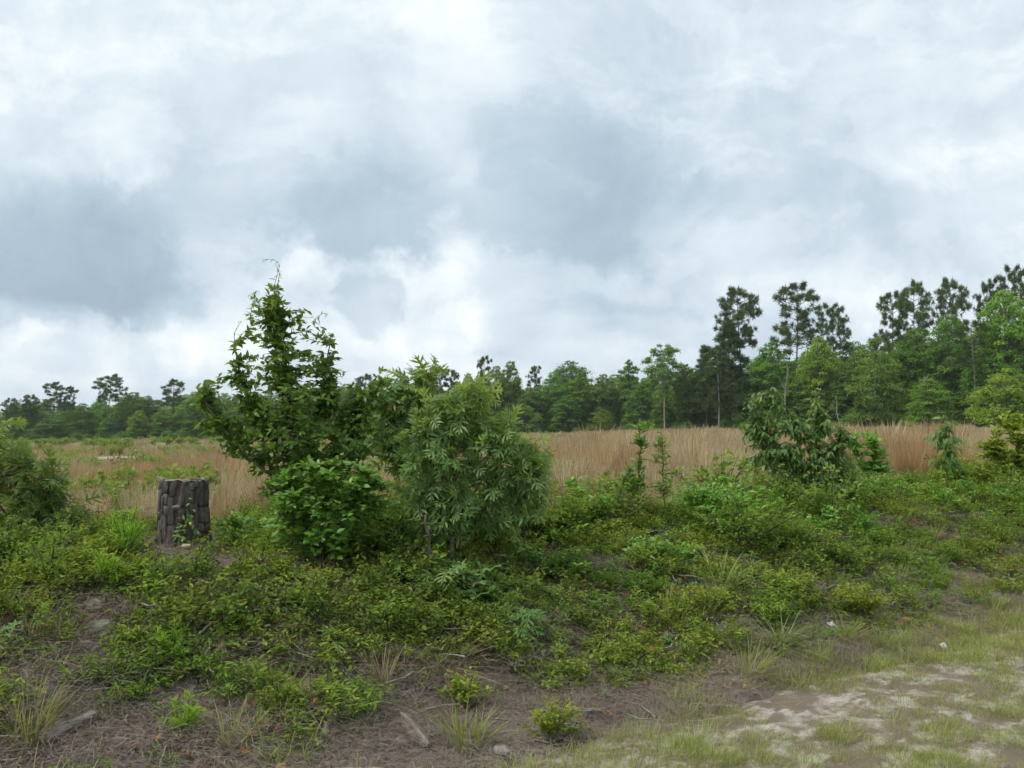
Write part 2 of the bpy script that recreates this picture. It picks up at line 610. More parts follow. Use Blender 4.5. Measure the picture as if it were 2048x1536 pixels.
# ground: litter-covered soil with sandy patches
def ground_mat():
    m, gg, out = new_mat('ground')
    pos = gg.n('ShaderNodeNewGeometry').outputs['Position']
    a = gg.noise(pos, 1.6, 6, .6)
    b = gg.noise(pos, 14.0, 6, .65)
    c_ = gg.noise(pos, 60.0, 4, .65)
    c = gg.mix(gg.mr(a, .38, .62), (.155, .122, .098), (.25, .205, .168))
    c = gg.mix(gg.mr(b, .42, .68), c, (.105, .080, .065))
    c = gg.mix(gg.mr(c_, .55, .75, 0, .7), c, (.30, .245, .195))
    sand = gg.m('MULTIPLY', gg.mr(gg.noise(pos, .9, 5, .6), .60, .68), gg.mr(b, .40, .52))
    c = gg.mix(sand, c, (.52, .475, .41))
    # farther off: soil and dead grass of the field
    xx, yy_, _z = gg.sep(pos)
    far = gg.mr(yy_, 9.0, 18.0)
    fn = gg.noise(pos, .35, 6, .6)
    fc = gg.mix(gg.mr(fn, .40, .60), (.235, .155, .085), (.13, .140, .055))
    c = gg.mix(far, c, fc)
    wn = gg.noise(gg.vm('MULTIPLY', pos, (1, .35, 1)), .05, 4, .6)
    c = gg.mix(gg.m('MULTIPLY', gg.mr(wn, .63, .68), far), c, (.50, .45, .38))
    pb = gg.n('ShaderNodeBsdfPrincipled')
    gg.link(c, pb.inputs['Base Color'])
    pb.inputs['Roughness'].default_value = .95
    pb.inputs['Specular IOR Level'].default_value = .1
    bp = gg.n('ShaderNodeBump')
    bp.inputs['Strength'].default_value = .8
    bp.inputs['Distance'].default_value = .03
    gg.link(gg.m('ADD', gg.m('MULTIPLY', b, .6), gg.m('MULTIPLY', c_, .5)), bp.inputs['Height'])
    gg.link(bp.outputs[0], pb.inputs['Normal'])
    gg.link(pb.outputs[0], out.inputs[0])
    return m


def road_mat():
    m, gg, out = new_mat('road')
    pos = gg.n('ShaderNodeNewGeometry').outputs['Position']
    ca, sa = math.cos(ROAD_A), math.sin(ROAD_A)
    x, y, z = gg.sep(pos)
    t = gg.m('ADD', gg.m('MULTIPLY', x, ca), gg.m('MULTIPLY', y, sa))
    s = gg.m('ADD', gg.m('MULTIPLY', x, -sa), gg.m('MULTIPLY', y, ca))
    v = gg.comb(gg.m('MULTIPLY', t, .7), s, 0.0)        # streaks run along the wheel tracks
    a = gg.noise(v, 5.5, 6, .70, .3)
    b = gg.noise(v, 15.0, 6, .68)
    f = gg.noise(pos, 70.0, 4, .7)
    c = gg.mix(gg.mr(a, .42, .62), (.175, .140, .100), (.36, .325, .275))
    c = gg.mix(gg.m('MULTIPLY', gg.mr(b, .48, .62), gg.mr(a, .46, .58)), c, (.43, .40, .36))
    c = gg.mix(gg.mr(gg.noise(v, 7.0, 5, .65), .48, .60), c, (.165, .135, .098))
    c = gg.mix(gg.mr(f, .58, .75, 0, .6), c, (.20, .165, .125))
    pb = gg.n('ShaderNodeBsdfPrincipled')
    gg.link(c, pb.inputs['Base Color'])
    pb.inputs['Roughness'].default_value = .95
    pb.inputs['Specular IOR Level'].default_value = .1
    bp = gg.n('ShaderNodeBump')
    bp.inputs['Strength'].default_value = .7
    bp.inputs['Distance'].default_value = .02
    gg.link(gg.m('ADD', b, gg.m('MULTIPLY', f, .5)), bp.inputs['Height'])
    gg.link(bp.outputs[0], pb.inputs['Normal'])
    gg.link(pb.outputs[0], out.inputs[0])
    return m


M['ground'] = ground_mat()
M['road'] = road_mat()

# ================================================================== the ground and the road
def axis(a, b, step, far, grow=1.13):
    c = list(np.arange(a, b + 1e-6, step))
    q, d = b, step
    while q < far:
        d *= grow; q += d; c.append(q)
    q, d = a, step
    lo = []
    while q > -far:
        d *= grow; q -= d; lo.append(q)
    return np.array(lo[::-1] + c)


def grid_mesh(name, X, Y, zf, mat):
    gx, gy = np.meshgrid(X, Y)
    ny, nx = gx.shape
    ge = Geo()
    i = np.arange(ny - 1)[:, None] * nx + np.arange(nx - 1)[None]
    ge.add(np.stack([gx.ravel(), gy.ravel(), zf(gx, gy).ravel()], -1),
           np.stack([i, i + 1, i + nx + 1, i + nx], -1).reshape(-1, 4))
    return ge.mesh(name, mat, True)


ground = kind(link('ground', grid_mesh('ground', axis(-7, 9, .07, 1100), axis(2, 13, .06, 1100), hgt, M['ground'])), 'structure')

ts = np.concatenate([np.arange(-6, 12, .06), np.geomspace(12, 160, 60)])
ss = np.arange(-6.1, 0.25, .05)
gt, gs = np.meshgrid(ts, ss)
wx = RX0 + gt * math.cos(ROAD_A) - gs * math.sin(ROAD_A)
wy = RY0 + gt * math.sin(ROAD_A) + gs * math.cos(ROAD_A)
edge = 0.25 * (vnoise(gt, gs, 1.4, 21) - .5) + .12 * (vnoise(gt, gs, 5, 22) - .5)
wz = 0.022 * (vnoise(gt * .5, gs, 2.2, 23) - .5) + .02 * (vnoise(gt, gs, 7, 24) - .5) + .012 * (vnoise(gt, gs, 19, 25) - .5)
wz = wz - 0.002 - .10 * sstep(-.25, .12, gs + edge) - .10 * sstep(-5.6, -6.0, gs + edge) - 0.025 * np.exp(-((gs + 1.5) / .35) ** 2) - 0.025 * np.exp(-((gs + 3.2) / .35) ** 2)
ge = Geo()
nn, mm = gt.shape
i = np.arange(nn - 1)[:, None] * mm + np.arange(mm - 1)[None]
ge.add(np.stack([wx.ravel(), wy.ravel(), wz.ravel()], -1), np.stack([i, i + 1, i + mm + 1, i + mm], -1).reshape(-1, 4))
road = kind(link('sandy_road', ge.mesh('sandy_road', M['road'], True)), 'structure')


# ================================================================== scattering (stuff only)
def proto(name, parts):
    """an unlinked source object; parts = [(Geo, material)] joined with one slot each"""
    me = bpy.data.meshes.new(name)
    vs_, cs, fs_, sz, mi = [], [], [], [], []
    n = 0
    for k, (ge_, mat) in enumerate(parts):
        v = np.concatenate(ge_.v); c = np.concatenate(ge_.c)
        f = np.concatenate(ge_.f); q = np.concatenate(ge_.fs)
        vs_.append(v); cs.append(c); fs_.append(f + n); sz.append(q); mi.append(np.full(len(q), k))
        n += len(v)
        me.materials.append(mat)
    v = np.concatenate(vs_); c = np.concatenate(cs); f = np.concatenate(fs_).astype(np.int32)
    q = np.concatenate(sz).astype(np.int32); mi = np.concatenate(mi).astype(np.int32)
    me.vertices.add(len(v)); me.vertices.foreach_set('co', v.astype(np.float32).ravel())
    me.loops.add(len(f)); me.loops.foreach_set('vertex_index', f)
    me.polygons.add(len(q))
    me.polygons.foreach_set('loop_start', np.concatenate([[0], np.cumsum(q)[:-1]]).astype(np.int32))
    me.polygons.foreach_set('material_index', mi)
    at = me.attributes.new('tint', 'FLOAT_COLOR', 'POINT')
    at.data.foreach_set('color', c.astype(np.float32).ravel())
    me.update(calc_edges=True)
    return bpy.data.objects.new(name, me)


def scatter(name, protos, pts, scale, tilt=0.12, yaw=None, sq=None):
    pts = np.asarray(pts, float)
    n = len(pts)
    me = bpy.data.meshes.new(name)
    me.vertices.add(n)
    me.vertices.foreach_set('co', pts.astype(np.float32).ravel())
    rot = np.stack([rng.normal(0, tilt, n), rng.normal(0, tilt, n), rng.uniform(0, 6.283, n) if yaw is None else yaw], -1)
    scl = np.asarray(scale, float)
    if scl.ndim == 1:
        scl = np.stack([scl, scl, scl], -1)
    for nm, typ, dat, key in (('rot', 'FLOAT_VECTOR', rot, 'vector'), ('scl', 'FLOAT_VECTOR', scl, 'vector')):
        a = me.attributes.new(nm, typ, 'POINT')
        a.data.foreach_set(key, dat.astype(np.float32).ravel())
    a = me.attributes.new('pid', 'INT', 'POINT')
    a.data.foreach_set('value', rng.integers(0, len(protos), n).astype(np.int32))
    o = link(name, me)
    kind(o, 'stuff')
    tr = bpy.data.node_groups.new(name, 'GeometryNodeTree')
    tr.interface.new_socket('Geometry', in_out='INPUT', socket_type='NodeSocketGeometry')
    tr.interface.new_socket('Geometry', in_out='OUTPUT', socket_type='NodeSocketGeometry')
    N = tr.nodes
    gi, go = N.new('NodeGroupInput'), N.new('NodeGroupOutput')
    iop = N.new('GeometryNodeInstanceOnPoints')
    jn = N.new('GeometryNodeJoinGeometry')
    for p in protos:
        oi = N.new('GeometryNodeObjectInfo')
        oi.inputs['Object'].default_value = p
        oi.inputs['As Instance'].default_value = False
        gti = N.new('GeometryNodeGeometryToInstance')
        tr.links.new(oi.outputs['Geometry'], gti.inputs[0])
        tr.links.new(gti.outputs[0], jn.inputs[0])
    tr.links.new(gi.outputs[0], iop.inputs['Points'])
    tr.links.new(jn.outputs[0], iop.inputs['Instance'])
    iop.inputs['Pick Instance'].default_value = True

    def na(nm, typ):
        q = N.new('GeometryNodeInputNamedAttribute')
        q.data_type = typ
        q.inputs['Name'].default_value = nm
        return q.outputs['Attribute']
    tr.links.new(na('pid', 'INT'), iop.inputs['Instance Index'])
    tr.links.new(na('scl', 'FLOAT_VECTOR'), iop.inputs['Scale'])
    e2r = N.new('FunctionNodeEulerToRotation')
    tr.links.new(na('rot', 'FLOAT_VECTOR'), e2r.inputs[0])
    tr.links.new(e2r.outputs[0], iop.inputs['Rotation'])
    tr.links.new(iop.outputs[0], go.inputs[0])
    md = o.modifiers.new('scatter', 'NODES')
    md.node_group = tr
    return o


# ================================================================== the wood beyond the field
def broadleaf(seed, H, Rm, base, prof, ncl=60, nleaf=11000, leaf=.34, flat=.75, trunk_r=.16, pale=False):
    r = np.random.default_rng(seed)
    tk, cr_ = Geo(), Geo()
    lean = r.normal(0, .25, 2)
    top = H * .86
    tz = np.linspace(0, top, 10)
    tp = np.stack([lean[0] * (tz / H) ** 2 + .12 * np.sin(tz * .9 + seed), lean[1] * (tz / H) ** 2 + .1 * np.sin(tz * .7), tz], -1)
    tk.tube(tp, trunk_r * (1 - .85 * tz / top) * (1 + .5 * np.exp(-tz / .5)), 7)
    t = base + (1 - base) * r.random(ncl) ** .85
    # fill every level of the crown
    t = np.sort(t)
    rad = Rm * np.interp(t, [p[0] for p in prof], [p[1] for p in prof])
    a = np.arange(ncl) * 2.4 + r.normal(0, .4, ncl)
    rr = rad * np.sqrt(r.uniform(.12, 1.0, ncl)) * .82
    cc = np.stack([np.cos(a) * rr, np.sin(a) * rr, t * H * .95], -1)
    cc[:, :2] += np.outer(t * t, lean)
    cr = np.clip(rad * r.uniform(.22, .40, ncl), Rm * .13, Rm * .36)
    for k in range(ncl):
        z0 = max(H * base * .55, cc[k, 2] - rr[k] * r.uniform(.5, .9) - .4)
        b0 = np.array([np.interp(z0, tz, tp[:, 0]), np.interp(z0, tz, tp[:, 1]), min(z0, top)])
        mid_ = (b0 + cc[k]) / 2 + np.array([0, 0, .12 * rr[k]]) + r.normal(0, .12, 3)
        tk.tube([b0, mid_, cc[k]], [trunk_r * .34, trunk_r * .2, .015], 4)
    share = cr ** 2 / (cr ** 2).sum()
    cnt = np.maximum((share * nleaf).astype(int), 20)
    for k in range(ncl):
        n = cnt[k]
        d = nrm(r.normal(size=(n, 3)))
        d[:, 2] = np.where(d[:, 2] < -.3, -d[:, 2] * .4, d[:, 2])
        lob = 1 + .28 * np.sin(d[:, 0] * 5 + k) * np.sin(d[:, 1] * 5 + 2 * k) + .15 * np.sin(d[:, 2] * 9 + k)
        p = cc[k] + d * (cr[k] * lob * r.random(n) ** .45)[:, None] * np.array([1, 1, flat])
        up = nrm(d * .6 + np.array([0, 0, .8]) + r.normal(0, .45, (n, 3)))
        y = nrm(np.cross(up, r.normal(size=(n, 3))) + np.array([0, 0, -.25]))
        sz = leaf * r.uniform(.6, 1.25, n)
        tv, tf = leaf_quad(.75)
        ti = np.stack([np.clip(r.normal(.5, .28, n) + r.normal(0, .16), 0, 1), np.full(n, max(0, r.normal(.1, .25)))], -1)
        cr_.stamp(tv, tf, frames(y, up, sz), p, ti)
    return tk, cr_


def pine(seed, H, Rm, base, prof, nb=46, droop=0.12, puff=.60, nneed=46, trunk_r=.17, dense=1.3):
    r = np.random.default_rng(seed)
    tk, cr_ = Geo(), Geo()
    tz = np.linspace(0, H * .97, 12)
    tp = np.stack([.15 * np.sin(tz * .35 + seed), .12 * np.sin(tz * .3 + 2 * seed), tz], -1)
    tk.tube(tp, trunk_r * (1 - .82 * (tz / H)), 7)
    t = base + (1 - base) * (np.arange(nb) + r.random(nb)) / nb
    tv, tf = needle_t(.16)
    for k in range(nb):
        L = Rm * np.interp(t[k], [p[0] for p in prof], [p[1] for p in prof]) * r.uniform(.6, 1.1)
        a = k * 2.4 + r.normal(0, .35)
        z0 = t[k] * H * .97
        b0 = np.array([np.interp(z0, tz, tp[:, 0]), np.interp(z0, tz, tp[:, 1]), z0])
        dr = np.array([math.cos(a), math.sin(a), 0])
        q = np.linspace(0, 1, 5)
        rise = r.uniform(.05, .35) * (0.4 + t[k]) - droop * (1 - t[k])
        bp = b0 + np.outer(q, dr) * L + np.outer(q * rise + .10 * q ** 2, [0, 0, 1]) * L + np.outer(np.sin(q * 3), r.normal(0, .05, 3)) * L
        tk.tube(bp, np.linspace(trunk_r * .28, .012, 5), 4)
        npf = int((2 + 5 * L / Rm) * dense)
        w = np.concatenate([[1.0], r.uniform(.55, 1.0, npf)])
        for wv in w:
            c = np.array([np.interp(wv, q, bp[:, i]) for i in range(3)])
            c = c + (r.normal(0, .17, 3) * L * np.array([1, 1, .35]) if wv < 1 else 0)
            n = int(nneed * r.uniform(.7, 1.2))
            d = nrm(r.normal(size=(n, 3)) + np.array([0, 0, .35]) + dr * .3)
            ti = np.stack([r.random(n), np.full(n, max(0, r.normal(.15, .3)))], -1)
            cr_.stamp(tv, tf, frames(d, rdir(n), puff * r.uniform(.65, 1.1, n)), c + d * .06 + r.normal(0, puff * .16, (n, 3)), ti)
    return tk, cr_


ROUND = [(0, .5), (.25, .75), (.5, 1), (.75, .9), (.9, .6), (1, .25)]
OVAL = [(0, .3), (.25, .7), (.5, .95), (.7, 1), (.88, .7), (1, .2)]
FULL = [(0, .9), (.15, 1), (.4, 1), (.65, .85), (.85, .6), (1, .15)]
LAYER = [(0, .8), (.2, 1), (.32, .8), (.45, .95), (.58, .7), (.72, .75), (.85, .5), (1, .15)]
TOP = [(0, .2), (.5, .3), (.62, .9), (.78, 1), (.9, .8), (1, .35)]
KINDS = {}
for nm, args in {
        'round': (1, 14, 4.6, .16, ROUND, 110, 14000), 'oval': (2, 16, 4.2, .10, OVAL, 120, 15000),
        'full': (3, 13, 4.2, .03, FULL, 100, 14000), 'layer': (4, 14, 4.4, .06, LAYER, 90, 13000),
        'narrow': (5, 15, 2.9, .06, OVAL, 90, 11000), 'top': (6, 16, 3.9, .42, TOP, 46, 8000),
        'low': (7, 6, 3.3, .02, FULL, 46, 8000)}.items():
    KINDS[nm] = (broadleaf(*args, leaf=.30 if nm != 'low' else .24), 'tree_leaf', args[1], args[2] * 2.0)
PT = [(0, .25), (.3, .5), (.62, .8), (.78, 1), (.92, .8), (1, .35)]
PSP = [(0, .55), (.45, .75), (.6, 1.0), (.7, .55), (.82, .75), (.93, .55), (1, .2)]
PCO = [(0, .9), (.3, 1), (.6, .75), (.85, .4), (1, .1)]
for nm, args in {
        'pine_round': (11, 20, 3.6, .60, PT, 34), 'pine_spread': (12, 20, 4.2, .54, PSP, 34),
        'pine_cone': (13, 16, 3.0, .22, PCO, 62), 'pine_sparse': (14, 19, 3.0, .66, PT, 20)}.items():
    KINDS[nm] = (pine(*args), 'pine_leaf', args[1], args[2] * 2.1)
TREE_ME = {}
for nm, ((tk, cr_), mt, H, W) in KINDS.items():
    TREE_ME[nm] = (tk.mesh(nm + '_trunk', M['tree_bark'], True), cr_.mesh(nm + '_crown', M[mt]), H, W,
                   tk.mesh(nm + '_trunk_pale', M['pale_bark'], True))


def line_d(px):             # distance of the edge of the wood along the view
    return float(np.interp(px, [-600, 0, 500, 900, 1250, 1500, 1800, 2050, 2500], [185, 180, 178, 172, 160, 132, 112, 100, 88]))


def tree(kindn, px, top, wpx, label, off=0.0, tint=(1, 1, 1), pale=False, group=None, cat=None):
    tkm, crm, H, W, tkp = TREE_ME[kindn]
    d = line_d(px) + off
    b = GX(px, d)
    h = P(px, top, d)[2] - b[2]
    w = wpx / F * d
    isp = kindn.startswith('pine')
    o = thing('pine_tree' if isp else ('tree_thicket' if False else 'broadleaf_tree'), label, cat or ('pine tree' if isp else 'tree'), b - np.array([0, 0, .08]), group)
    o.rotation_euler = (0, 0, random.uniform(0, 6.28))
    o.scale = (w / W, w / W * random.uniform(.9, 1.1), h / (H * .985))
    link('trunk', tkp if pale else tkm, o)
    c = link('crown', crm, o)
    c.color = (*tint, 1)
    return o


DK, MD, BR, YE, GY = (.88, .92, .95), (1, 1, 1), (1.5, 1.45, 1.1), (1.4, 1.22, 1.0), (1.2, 1.2, 1.3)
WOOD_L = 'edge of the wood at the left'
# (kind, column, top row, width, label, depth offset, tint, pale trunk)
for a in [
        # left edge of the field
        ('pine_round', 22, 797, 36, 'small dark pine at the very left end of the far treeline', 2, DK),
        ('pine_round', 60, 790, 38, 'dark round-topped pine, second from the left end of the treeline', 4, DK),
        ('pine_spread', 108, 764, 62, 'broad dark pine, the left one of the touching pair in the far-left treeline', 0, DK),
        ('pine_spread', 140, 773, 44, 'dark pine, the right and lower one of the touching far-left pair', 2, DK),
        ('pine_round', 219, 750, 62, 'tall lone round-topped pine standing above the far-left treeline', -4, DK),
        ('pine_spread', 348, 759, 74, 'feathery layered pine just left of the tall leafy shrub', 3, (1.0, 1.1, 1.1)),
        ('pine_cone', 412, 760, 40, 'far pine half hidden behind the left shoots of the tall shrub', 4, DK),
        ('full', 172, 803, 64, 'dark broadleaf tree between the pine pair and the lone pine', 1, DK),
        ('oval', 268, 780, 62, 'green broadleaf tree right beside the tall lone pine', 0, MD),
        ('round', 296, 788, 50, 'low rounded tree between the lone pine and the feathery pine', 3, (.9, .9, .95)),
        ('full', 275, 818, 50, 'brighter green bushy tree at the foot of the far-left wood', -6, BR),
        ('full', 328, 815, 62, 'rounded green tree in front of the feathery pine', -5, MD),
        ('round', 385, 790, 74, 'dense green tree under the left arm of the tall shrub', -3, MD),
        ('full', 30, 832, 70, 'low dark green tree below the leftmost pines', -3, (.85, .9, .95)),
        ('full', 100, 835, 76, 'low dark tree at the foot of the pine pair', -4, (.8, .85, .9)),
        ('full', 222, 832, 56, 'low dark tree around the foot of the lone pine', -3, (.8, .9, .9)),
        # middle, seen behind and right of the shrub and the oak saplings
        ('pine_round', 730, 750, 52, 'dark pine showing in the gap right of the tall shrub', 3, DK),
        ('oval', 690, 770, 70, 'far tree hidden behind the right shoulder of the tall shrub', 0, MD),
        ('round', 790, 765, 70, 'far tree behind the crown of the left oak sapling', 0, MD),
        ('pine_round', 872, 733, 42, 'dark small pine top just right of the tall oak sapling', 5, DK),
        ('pine_sparse', 903, 738, 40, 'second dark pine top right of the tall oak sapling', 6, DK),
        ('narrow', 934, 744, 52, 'narrow pale-topped tree between two dark pines', 1, MD),
        ('pine_sparse', 968, 712, 36, 'thin sparse pine sticking up highest left of the twin green crowns', 6, DK),
        ('oval', 993, 726, 54, 'left and lower of the twin green crowns in the middle treeline', 1, MD),
        ('oval', 1022, 716, 54, 'right and taller of the twin green crowns in the middle treeline', 0, (1.05, 1.1, 1)),
        ('pine_sparse', 1069, 731, 32, 'small spindly pine in the dip of the middle treeline', 7, DK),
        ('round', 1140, 717, 108, 'big dark dome-shaped oak behind the middle treeline', 9, (.68, .74, .72)),
        ('oval', 1108, 738, 60, 'mid-green tree in front of the left half of the dark dome oak', 0, (1, 1.08, 1)),
        ('narrow', 1160, 741, 52, 'pointed green tree in front of the right half of the dark dome oak', 0, (1.1, 1.15, 1.05)),
        ('oval', 1207, 743, 62, 'green tree right of the dark dome oak', 0, MD),
        ('narrow', 1258, 715, 56, 'tall narrow dark green tree left of the open-crowned tree', 2, (.85, .95, .9)),
        ('full', 960, 775, 66, 'broad tree filling the treeline above the big oak sapling', -3, (.9, .95, 1)),
        ('full', 1060, 772, 84, 'dense dark tree below the spindly pine', -2, (.85, .92, .95)),
        ('full', 1130, 786, 80, 'dark tree with a visible trunk under the dark dome oak', -3, (.82, .9, .92)),
        ('low', 1204, 817, 76, 'rounded olive bush at the field edge below the green trees', -7, (1.05, .98, .95)),
        ('low', 1046, 806, 90, 'large grey-green bush at the field edge in the middle', -7, (1.0, 1.0, 1.1)),
        ('full', 1275, 765, 70, 'dark tree low in the wood left of the slender pale trunk', -1, (.8, .9, .9)),
        ('top', 1329, 682, 86, 'open-crowned tree on a slender pale trunk standing clear of the wood', -8, MD, True),
        ('oval', 1370, 722, 62, 'grey-green tree just right of the open-crowned tree', -2, (1.0, 1.06, 1.05)),
        ('full', 1322, 790, 60, 'low green tree behind the slender pale trunk', -2, (.9, 1, .95)),
        # right
        ('pine_round', 1480, 577, 96, 'tall round-headed pine, the left one of the two highest on the right', 2, MD),
        ('pine_spread', 1597, 567, 124, 'tall wide-armed pine, the right one of the two highest on the right', 4, MD),
        ('pine_round', 1670, 611, 72, 'shorter dark pine right beside the wide-armed pine', 5, DK),
        ('pine_cone', 1462, 640, 110, 'dark dense pine hiding the lower trunk of the round-headed pine', -3, (.72, .75, .72)),
        ('pine_cone', 1414, 690, 80, 'dark narrow pine left of the round-headed pine', -1, (.78, .82, .8)),
        ('pine_sparse', 1437, 700, 64, 'pine with a bare pale trunk standing at the field edge', -7, (.85, .85, .8), True),
        ('oval', 1545, 678, 104, 'rounded green tree with pale limbs left of the bright green tree', 0, (.95, 1.02, .9)),
        ('oval', 1638, 668, 92, 'bright green tree below the wide-armed pine', -2, BR),
        ('layer', 1754, 668, 116, 'grey-green layered tree with boughs down to the field', -8, GY),
        ('pine_spread', 1788, 585, 84, 'sparse pine, left one of the pair of heads right of centre in the wood', 7, MD),
        ('pine_round', 1832, 568, 76, 'round-headed pine close right of a sparse pine', 8, MD),
        ('pine_round', 1908, 559, 72, 'tall pine above the dark wood right of the paired pine heads', 8, MD),
        ('pine_round', 1985, 560, 50, 'small pine top left of the pine in the upper right corner of the wood', 10, DK),
        ('pine_round', 2038, 536, 70, 'highest pine at the right edge of the picture', 9, DK),
        ('oval', 1838, 648, 110, 'dark green tree below the round-headed pine', 2, (.9, 1.0, .9)),
        ('oval', 1900, 620, 110, 'tall dark green tree right of the layered tree', 1, (.88, .98, .88)),
        ('pine_spread', 1949, 640, 90, 'dark pine whose straight bare trunk shows at the right', -6, (.85, .9, .8), True),
        ('oval', 2015, 570, 120, 'bright green high-crowned tree at the right edge', 2, (1.25, 1.35, 1.05)),
        ('low', 2012, 735, 150, 'yellowish green small tree with bare twigs at the right edge', -14, YE),
        ('full', 1862, 752, 100, 'soft green small tree between the layered tree and the bare pine trunk', -9, (1.15, 1.2, 1.05)),
        ('full', 1690, 735, 84, 'dark tree between the bright green tree and the layered tree', -1, (.75, .85, .8)),
        ('full', 1590, 735, 90, 'darker green tree low behind the drooping sapling', -2, (.85, .95, .85)),
        ('full', 1500, 760, 80, 'dark tree low in the wood beside the round-headed pine', -2, (.7, .78, .75)),
        ('full', 1990, 690, 130, 'darker green tree behind the yellowish small tree', -4, (.8, .9, .8)),
        ('full', 1930, 770, 90, 'dark bushy tree at the foot of the bare pine trunk', -3, (.72, .82, .75))]:
    tree(*a)
# depth of the wood behind the edge trees: one mass
fw_p = [proto('wood_' + k, [(KINDS[k][0][0], M['tree_bark']), (KINDS[k][0][1], M['tree_leaf'])]) for k in ('full', 'oval', 'layer')]
pts, scl = [], []
for row, (off, hh) in enumerate(((3, .70), (5, .86), (12, .95), (22, 1.0), (36, 1.05))):
    for px in np.arange(-420, 2480, 34):
        px = px + rng.uniform(-16, 16)
        d = line_d(px) + off + rng.uniform(-2, 2)
        tp_ = np.interp(px, [-400, 0, 450, 900, 1250, 1400, 1500, 1750, 2050, 2400], [800, 800, 782, 750, 744, 730, 700, 668, 620, 620])
        b = GX(px, d)
        h = (P(px, tp_, line_d(px))[2] - b[2]) * hh * rng.uniform(.86, 1.0)
        pts.append(b - [0, 0, .2]); scl.append([h / 13 * .95, h / 13 * .95, h / 13.5])
w = scatter('far_wood', fw_p, pts, np.array(scl), .02)
w['label'] = 'dark mass of woodland behind the trees at the field edge'

# low brush along the foot of the wood
br_p = [proto('brush', [(KINDS['low'][0][0], M['tree_bark']), (KINDS['low'][0][1], M['tree_leaf'])])]
pts, scl = [], []
for px in np.arange(-400, 2450, 11):
    px = px + rng.uniform(-12, 12)
    d = line_d(px) - rng.uniform(2, 9)
    h = rng.uniform(.9, 2.6)
    pts.append(GX(px, d) - [0, 0, .1]); scl.append([h / 5, h / 5, h / 6])
w = scatter('woodland_brush', br_p, pts, np.array(scl), .03)
w['label'] = 'low brush along the foot of the wood'

# dead snags among the trees
def snag(px, top, bot, label, lean, forks):
    d = line_d(px) - 10
    b = GX(px, d)
    o = thing('dead_snag', label, 'dead tree', b)
    h = P(px, top, d)[2] - b[2]
    ge_ = Geo()
    q = np.linspace(0, 1, 8)
    tp_ = np.stack([lean * q * h + .14 * np.sin(q * 9), .06 * np.cos(q * 7), q * h], -1)
    ge_.tube(tp_, .10 * (1 - .75 * q), 7, cap=True)
    tko = link('trunk', ge_.mesh('snag_trunk', M['pale_bark'], True), o)
    for (u, ang, L) in forks:
        g2 = Geo()
        c = np.array([np.interp(u, q, tp_[:, k]) for k in range(3)])
        e = c + np.array([math.sin(ang) * L, rng.normal(0, .2), math.cos(ang) * L])
        g2.tube([c, (c + e) / 2 + rng.normal(0, .08, 3), e], [.045, .03, .01], 5)
        link('branch', g2.mesh('snag_branch', M['pale_bark'], True), tko)


snag(1680, 792, 850, 'short pale leaning dead trunk in front of the dark wood', -.12, [(.8, -.9, .8)])
snag(1846, 752, 850, 'dead grey trunk with short bare side branches', .03, [(.85, -.9, 1.0), (.95, .7, .9), (.62, 1.0, .7)])
snag(1568, 728, 850, 'forked pale dead trunk before the rounded green tree', .05, [(.55, .5, 2.2), (.6, -.4, 2.6), (.75, .3, 2.4)])

# ================================================================== the field
def grass_clump(nb, hgt_, rad, wid, bend=.35, spread=.35, mats=('sedge',), tipg=.4, seed=0, flop=.0):
    r = np.random.default_rng(seed)
    out = []
    for mname in mats:
        ge_ = Geo()
        n = nb // len(mats)
        a = r.uniform(0, 6.283, n)
        rr = rad * np.sqrt(r.random(n))
        p = np.stack([np.cos(a) * rr, np.sin(a) * rr, np.zeros(n)], -1)
        a2 = a + r.normal(0, .8, n)
        th = np.abs(r.normal(0, spread, n)) + flop
        d = np.stack([np.cos(a2) * np.sin(th), np.sin(a2) * np.sin(th), np.cos(th)], -1)
        up = np.stack([-np.cos(a2), -np.sin(a2), np.full(n, .3)], -1)
        L = hgt_ * r.uniform(.55, 1.12, n)
        tv, tf = blade_t(wid / hgt_, bend)
        ti = np.stack([r.random(n), np.clip(r.normal(tipg, .3, n), 0, 1)], -1)
        ge_.stamp(tv, tf, frames(d, up, L), p, ti)
        out.append((ge_, M[mname]))
    return out


sed_near = [proto('sedge_near', grass_clump(110, .72, .14, .006, .22, .2, ('sedge', 'sedge_red') if k == 2 else ('sedge',), .3, 40 + k)) for k in range(4)]
sed_mid = [proto('sedge_mid', grass_clump(110, .80, .42, .020, .2, .18, ('sedge',), .3, 50 + k)) for k in range(3)]
sed_far = [proto('sedge_far', grass_clump(110, .85, 1.1, .06, .2, .15, ('sedge',), .3, 60 + k)) for k in range(3)]


def wedge(n, d0, d1, ulo=-.80, uhi=.80):
    d = np.sqrt(rng.uniform(d0 * d0, d1 * d1, n))
    u = rng.uniform(ulo, uhi, n)
    return u * d, d


def field_mask(x, y):       # how much tall tan grass grows here (more to the right)
    u = x / y
    nse = vnoise(x, y, .22, 70) * .6 + vnoise(x, y, .07, 71) * .4
    want = np.interp(u, [-.7, -.5, -.3, 0, .3, .7], [.46, .52, .56, .66, .80, .88])
    want = want * np.where((u < -.1) & (y > 48), .62, 1.0)
    return nse < want


SAND = G(232, 916)


def on_field(x, y):
    bare = (np.abs(x / y - SAND[0] / SAND[1]) < .030) & (y > SAND[1] - 11) & (y < SAND[1] + 5)
    return (~bare) & on_field_(x, y)


def on_field_(x, y):
    return road_s(x, y) > np.interp(x / y, [-.6, -.2, 0, .05, .28, .4, .7], [3.9, 4.0, 3.6, 2.5, 2.6, 3.8, 4.2])


